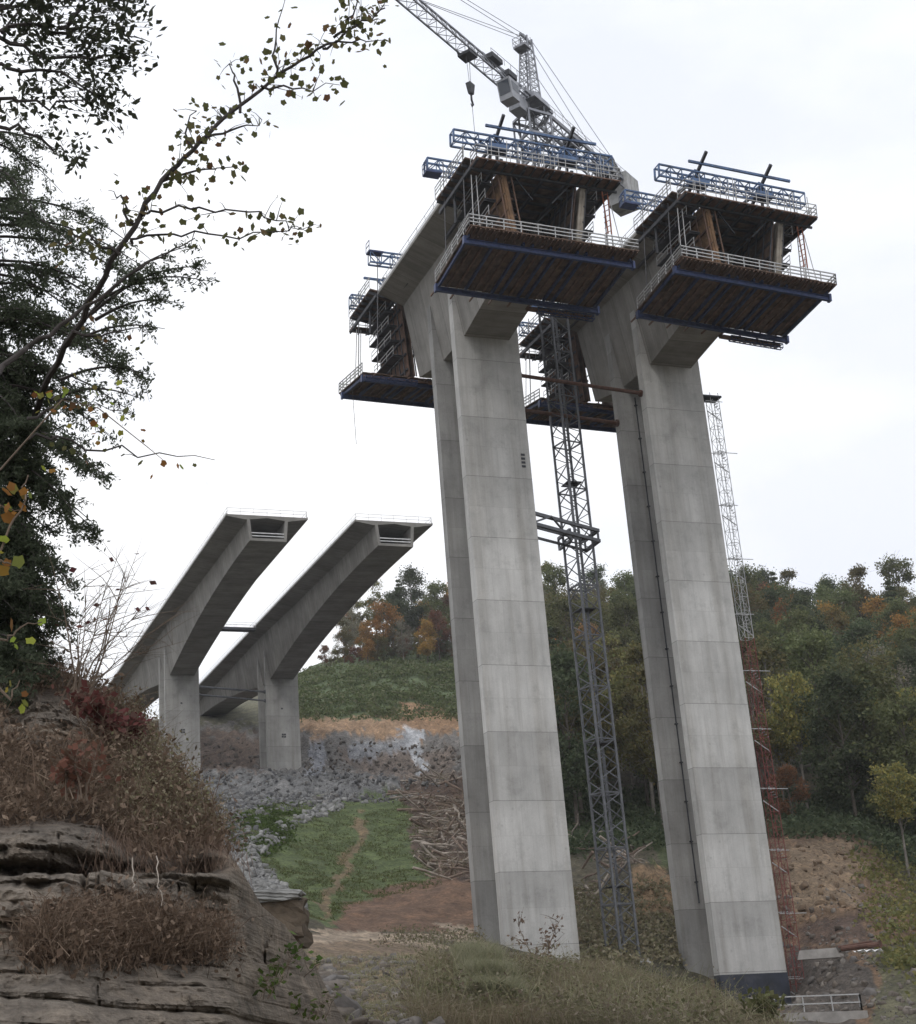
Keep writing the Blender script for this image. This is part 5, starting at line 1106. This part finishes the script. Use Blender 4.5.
# slab block perched at the right of the outcrop
p = at(272, 898, 62); t = thing('rock_slab', 'flat grey rock slab resting on orange earth right of the outcrop', 'rock', p, -.35); mb = MB(); rd = random.Random(5)
def lump(sx, sy, sz, seed, amp):
    import bmesh
    bm = bmesh.new(); bmesh.ops.create_cube(bm, size=2); bmesh.ops.subdivide_edges(bm, edges=bm.edges[:], cuts=9, use_grid_fill=True); v_ = np.array([v.co[:] for v in bm.verts]); f_ = [tuple(v.index for v in fc.verts) for fc in bm.faces]; bm.free()
    d = np.stack([fbm(v_[:, 0]*1.7+v_[:, 2]*3+seed, v_[:, 1]*1.7+k*9, 4, seed+k) for k in range(3)], 1)*amp; v_ = v_/np.maximum(1, np.abs(v_).sum(1, keepdims=True)/2.45); w_ = (v_+d)*[sx, sy, sz]; m_ = MB(); m_.v = w_.tolist(); m_.f = f_; return m_
m_ = lump(1.35, 1.0, .28, 3, .2); m_.build('slab', RMg, t)
m_ = lump(1.45, .95, 1.1, 7, .34); o_ = m_.build('earth_pillar', rockmat('orange_earth', [(.11, .08, .055), (.09, .07, .05), (.13, .09, .06)]), t); o_.location = (0, .1, -1.25); t.scale = (.85, .85, .8)

LM['combed'] = leafmat('combed_grass', [(.34, .32, .23), (.26, .27, .16), (.40, .37, .28), (.22, .24, .14)], .1, .3)
# ------------------------------------------------------------------ bank vegetation, bottom centre
P = scatter([(430, 950), (640, 962), (700, 980), (760, 1010), (800, 1050), (400, 1050), (420, 980)], 42000, 33, 76, 51, 4)
kk = fbm(P[:, 0]/3.2, P[:, 1]/3.2, 3, 90) > .05; PT = P[kk]; P = P[~kk]; o = quads_mesh('tan_weeds', blades(PT, .6, .012, .5, .6), LM['tanbrush']); tag(o, 'tan dead weeds in drifts over the bank', 'weeds', kind='stuff')
o = quads_mesh('bank_weeds', np.concatenate([blades(P, .58, .012, .5, .6), leaf_quads(P[:8000]+rng.normal(size=(8000, 3))*.2+[0, 0, .25], .05, 0, 2)], 0), LM['weeds']); tag(o, 'green and straw weeds over the bank in front of the piers', 'weeds', kind='stuff')
P = scatter([(430, 950), (760, 1000), (800, 1050), (400, 1050)], 260, 34, 74, 52, 4); qn = 13000; q = P[rng.integers(0, len(P), qn)]+rng.normal(size=(qn, 3))*[.45, .45, .16]+[0, 0, .25]; q[:, 2] += np.clip(fbm(q[:, 0]/1.6, q[:, 1]/1.6, 3, 66)+.1, 0, 1)*1.1*rng.random(qn)
o = quads_mesh('weed_clumps', leaf_quads(q, .06, .1, 2.2), LM['weeds']); tag(o, 'rounded clumps of weeds gone to seed on the bank', 'weeds', kind='stuff')
P = scatter([(430, 950), (760, 1000), (800, 1050), (400, 1050)], 1800, 34, 74, 53, 4); o = quads_mesh('seed_stalks', blades(P, 1.3, .012, .35, .4), LM['tanbrush']); tag(o, 'tall straw seed stalks on the bank', 'grass', kind='stuff')
P = scatter([(600, 965), (690, 982), (760, 1015), (800, 1050), (640, 1040), (560, 1000)], 9000, 34, 74, 57, 6); o = quads_mesh('straw_grass', blades(P, .5, .013, .45, .4), LM['tanbrush']); tag(o, 'straw coloured grass over the right part of the bank', 'grass', kind='stuff')
P = scatter([(455, 962), (490, 955), (535, 1040), (475, 1040)], 14000, 38, 74, 54, 3); dv = (at(540, 1040, 34)-at(470, 955, 62)).normalized(); o = quads_mesh('bent_grass', blades(P, 1.0, .016, .14, .5, np.array([dv.x, dv.y, 0])*1.15)+np.array([0, 0, .2]), LM['combed']); tag(o, 'long pale grass combed down the bank in a swathe', 'grass', kind='stuff')
P = scatter([(300, 945), (440, 948), (440, 1050), (300, 1050)], 12000, 33, 92, 55, 4); o = quads_mesh('sparse_grass', blades(P, .28, .014, .7, .5), LM['tanbrush']); tag(o, 'sparse dry grass on the dirt bank', 'grass', kind='stuff')
P = scatter([(385, 935), (480, 938), (480, 952), (380, 948)], 3000, 75, 132, 56, 3); o = quads_mesh('verge_weeds', leaf_quads(P+rng.normal(size=(len(P), 3))*.3+[0, 0, .2], .12), LM['weeds']); tag(o, 'green weeds along the verge of the bench track', 'weeds', kind='stuff')

# ------------------------------------------------------------------ near trees, left
def lobed(cent, size, rs, flat=.3):
    """five-pointed leaves as 6-gons"""
    n = len(cent); a = rs.normal(size=(n, 3)); a[:, 2] = a[:, 2]*.6-.4; a /= np.linalg.norm(a, axis=1, keepdims=True); b_ = np.cross(a, rs.normal(size=(n, 3))); b_ /= np.linalg.norm(b_, axis=1, keepdims=True)
    s_ = size*(.6+.7*rs.random((n, 1)))*.5; prof = [(0, -.75), (.7, -.8), (.72, -.1), (1.0, .3), (.55, .6), (0, .85), (-.5, .65), (-1.0, .35), (-.72, -.12), (-.7, -.75)]
    return np.stack([cent+b_*x*s_+a*y*s_ for x, y in prof], 1)
def limb(mb, pts_, r0, r1, n=8):
    m_ = len(pts_); mb.tube(pts_, [r0+(r1-r0)*k/(m_-1) for k in range(m_)], n)
def curve(pp, r, jit=.0, seed=0, sub=4):
    rd = random.Random(seed); w_ = [at(x, y, r if not hasattr(r, '__len__') else r[i]) for i, (x, y) in enumerate(pp)]; res = []
    for a, b_ in zip(w_[:-1], w_[1:]):
        for k in range(sub): res.append(a.lerp(b_, k/sub)+V((rd.gauss(0, jit), rd.gauss(0, jit), rd.gauss(0, jit))))
    res.append(w_[-1]); return res
# leaning sapling
base = at(8, 720, 24.5); t = thing('leaning_sapling', 'thin leaning tree with sparse lobed leaves reaching across the sky toward the crane', 'tree', base)
RS = np.random.default_rng(5); rd = random.Random(8)
main = curve([(8, 720), (12, 560), (20, 460), (42, 390), (75, 330), (105, 275), (133, 228), (165, 180), (192, 150), (225, 118), (262, 88), (300, 60), (335, 40), (362, 22), (385, 8)], [24.5, 24.2, 23.6, 21.5, 19.6, 18.8]+[18.5]*9, .02, 1)
main = [p-base for p in main]; mb = MB(); limb(mb, main, .06, .010)
sec = [p-base for p in curve([(-40, 395), (0, 372), (30, 345), (70, 318), (105, 293), (150, 262), (195, 238)], [17.5, 18.3, 18.5, 18.5, 18.5, 18.5, 18.5], .02, 2)]; limb(mb, sec, .048, .008)
mb.build('trunk', MT['dbark'], t)
br_paths = [([(141, 216), (152, 208), (200, 205), (260, 214), (290, 225), (312, 232)], 30), ([(127, 240), (138, 238), (180, 233), (240, 235), (290, 233), (312, 228)], 26), ([(275, 78), (273, 40), (285, 0)], 10), ([(335, 40), (350, 15), (372, -20)], 14), ([(320, 50), (350, 42), (385, 40)], 12), ([(240, 108), (232, 75), (230, 60)], 10), ([(190, 152), (187, 125), (196, 110)], 14), ([(165, 180), (205, 170), (240, 170)], 20), ([(118, 255), (90, 235), (60, 240)], 16), ([(205, 138), (245, 130), (262, 120)], 14), ([(262, 88), (290, 85), (340, 85)], 20),
            ([(25, 440), (70, 440), (140, 455), (215, 460)], 5), ([(30, 420), (60, 400), (110, 410)], 10), ([(133, 228), (120, 200), (108, 190)], 5), ([(75, 330), (110, 335), (150, 320)], 8)]
mb = MB(); LP = []
for pp, nl in br_paths:
    ps = [p-base for p in curve(pp, 18.5, .03, len(LP))]; limb(mb, ps, .022, .004, 5)
    for k in range(int(nl*1.5)):
        p = ps[rd.randint(2, len(ps)-1)]+V((rd.gauss(0, .12), rd.gauss(0, .12), rd.gauss(-.03, .12))); LP.append(tuple(p))
    for k in range(max(3, nl//3)):
        p = ps[rd.randint(1, len(ps)-1)]; e = p+V((rd.gauss(0, .17), rd.gauss(0, .17), rd.gauss(0, .15))); mb.tube([p, p.lerp(e, .5)+V((0, 0, .03)), e], [.008, .005, .002], 4); LP.append(tuple(e))
for k in range(100):
    q = rd.random()**.8; p = main[int((.3+.7*q)*(len(main)-1))]; off = V((rd.gauss(0, .13), rd.gauss(0, .16), rd.gauss(.05, .13))); mid_ = off*.5+V((rd.gauss(0, .03), 0, .04)); mb.tube([p, p+mid_, p+off], [.007, .005, .002], 3, False)
    for z_ in range(rd.randint(1, 3)): LP.append(tuple(p+off+V((rd.gauss(0, .06), rd.gauss(0, .06), rd.gauss(-.02, .05)))))
mb.build('branches', MT['dbark'], t); quads_mesh('leaves', lobed(np.array(LP), .105, RS), LM['poplar'], t, per=10)
# bigger turning leaves near the camera at the left edge
base = at(-60, 700, 9); t = thing('leafy_branch', 'near branch with large yellow, green and rust leaves at the left edge', 'branch', base); mb = MB(); LP = []
for pp in ([(-60, 700), (-20, 600), (10, 530), (25, 490), (28, 475)], [(-50, 660), (0, 640), (15, 630), (42, 622)], [(-50, 600), (0, 560), (20, 565)], [(-40, 560), (0, 505), (20, 510)], [(-30, 660), (10, 700), (20, 680)]):
    ps = [p-base for p in curve(pp, 9, .01, len(pp))]; limb(mb, ps, .012, .003, 5)
    for k in range(6): p = ps[rd.randint(len(ps)//2, len(ps)-1)]; LP.append(tuple(p+V((rd.gauss(0, .05), rd.gauss(0, .05), rd.gauss(0, .05)))))
mb.build('twigs', MT['twig'], t); quads_mesh('leaves', lobed(np.array(LP), .07, RS), LM['autumn'], t, per=10)
q_ = []
for x, y in [(62, 400), (95, 408), (105, 400), (118, 412), (70, 420), (90, 440), (150, 448), (163, 461), (45, 405), (58, 390), (45, 385), (100, 425), (110, 395), (38, 470), (70, 460), (128, 420)]: q_.append(tuple(at(x+rd.uniform(-4, 4), y, 17)))
t = thing('rust_spray', 'spray of rust and green leaves on a twig before the dark evergreen', 'branch', at(0, 470, 17)); q_ = np.array(q_)-np.array(at(0, 470, 17)); quads_mesh('leaves', lobed(np.repeat(q_, 3, 0)+rng.normal(size=(len(q_)*3, 3))*.12, .085, RS), LM['autumn'], t, per=10); mb = MB(); limb(mb, [V((0, 0, 0))]+[V(tuple(q_[i])) for i in (0, 1, 6, 7)], .012, .003, 4); mb.build('twigs', MT['twig'], t)
# dark hemlock
base = at(-30, 720, 22); t = thing('hemlock_tree', 'large dark evergreen with feathery drooping branches filling the left edge', 'tree', base); mb = MB(); trunk = [p-base for p in curve([(-30, 760), (-28, 600), (-22, 400), (-15, 200), (-10, -20), (-8, -200)], 22, .02, 5)]; limb(mb, trunk, .30, .08); mb.build('trunk', MT['dbark'], t)
mb = MB(); QC = []; 
def spray(p0, p1, dens, rs, droop=.35, wid=.5):
    """a hemlock branch with flat drooping sprays"""
    p0 = np.array(p0); p1 = np.array(p1); L_ = np.linalg.norm(p1-p0); n = 8
    f = np.linspace(0, 1, n)[:, None]; path = p0+(p1-p0)*f; path[:, 2] += np.sin(f[:, 0]*PI)*.12*L_-f[:, 0]**2*.04*L_
    mb.tube([tuple(x) for x in path], [.03*(1-.85*k/(n-1)) for k in range(n)], 4, False)
    ns = int(L_*9); d = (p1-p0)/L_
    for k in range(ns):
        g = .1+.9*rs.random(); i = min(int(g*(n-1)), n-2); a = path[i]+(path[i+1]-path[i])*(g*(n-1)-i); perp = rs.normal(size=3); perp[2] *= .45; perp -= d*perp.dot(d); perp /= np.linalg.norm(perp)
        ln = wid*rs.uniform(.4, 1.1)*(1.15-.75*g); e = a+(perp*.75+d*.55)*ln; e[2] -= droop*ln*rs.uniform(.4, 1.4)
        mb.tube([tuple(a), tuple(e)], [.006, .002], 3, False); m_ = int(dens*ln*rs.uniform(.7, 1.3)); tt = rs.random((m_, 1)); QC.append(a+(e-a)*tt+rs.normal(size=(m_, 3))*[.05, .05, .035])
RH = np.random.default_rng(12)
# outline of the crown: how far right the boughs reach at each height
prof_y = [90, 130, 200, 240, 262, 300, 340, 380, 420, 455, 490, 520, 550, 600, 640, 670]; prof_x = [30, 60, 62, 70, 185, 190, 150, 135, 125, 118, 105, 95, 80, 72, 70, 60]
for k in range(66):
    y = 150+530*((k+RH.random())/66)**.85; xr = np.interp(y, prof_y, prof_x)*RH.uniform(.35, 1.06); x0 = -20; p0 = at(x0, y-RH.uniform(5, 45)-(xr*.15), 22); p1 = at(xr, y, 22+RH.normal()*1.0); spray(p0-base, p1-base, 95 if y < 440 else 190, RH, .5, .65)
for (x0, y0, x1, y1) in [(80, 325, 195, 240), (90, 315, 205, 262), (95, 320, 180, 300), (100, 300, 212, 278), (60, 350, 165, 325), (60, 380, 150, 372), (50, 400, 140, 395)]:
    spray(at(x0, y0, 20.5)-base, at(x1, y1, 20.5)-base, 110, RH, .45, .5)
for k in range(50):      # dense inner crown
    y = 270+410*RH.random()**.7; p = at(-15, y, 22)-base; e = at(RH.uniform(5, 45), y+RH.uniform(-10, 40), 22.5+RH.normal())-base; spray(p, e, 170, RH, .4, .75)
mb.build('boughs', MT['dbark'], t); QC = np.concatenate(QC); o = quads_mesh('needles', leaf_quads(QC, .027, .1, 2.8), LM['hemlock'], t); print('hemlock', len(QC))
# oak bough, top left
base = at(-80, 60, 16); t = thing('oak_bough', 'oak bough with clustered dark leaves in the top left corner', 'branch', base); mb = MB(); QC = []
bp_ = [([(-80, 60), (-20, 45), (0, 36), (20, 10), (30, -20)], 26), ([(0, 30), (40, 28), (85, 30), (125, 35), (150, 42)], 46), ([(-20, 60), (20, 68), (60, 75), (100, 95), (115, 112)], 40), ([(-40, 20), (30, 0), (90, -8), (140, 0)], 40), ([(0, 36), (45, 55), (95, 62), (140, 52)], 40), ([(-30, 90), (10, 100), (60, 105), (95, 100)], 26), ([(-30, 120), (20, 130), (60, 150), (75, 165)], 18), ([(60, 30), (80, 10), (110, -15)], 26), ([(-20, 20), (20, -5), (60, -20)], 30)]
for pp, nc in bp_:
    ps = [p-base for p in curve(pp, 16, .03, nc)]; limb(mb, ps, .03, .005, 5)
    for k in range(nc):
        c0 = ps[rd.randint(3, len(ps)-1)]+V((rd.gauss(0, .16), rd.gauss(0, .2), rd.gauss(0, .15))); mb.tube([ps[rd.randint(2, len(ps)-1)].lerp(c0, .6), c0], [.005, .003], 3, False); QC.append(np.array(c0)+rng.normal(size=(8, 3))*.075)
mb.build('twigs', MT['dbark'], t); QC = np.concatenate(QC); quads_mesh('leaves', leaf_quads(QC, .052, .1, 1.9), LM['oak'], t)
sc = bpy.context.scene
sc.view_settings.view_transform = 'Standard'; sc.view_settings.look = 'None'; sc.view_settings.exposure = 0; sc.view_settings.gamma = 1
sc.cycles.max_bounces = 5; sc.cycles.diffuse_bounces = 3; sc.cycles.transparent_max_bounces = 4; sc.cycles.use_denoising = True
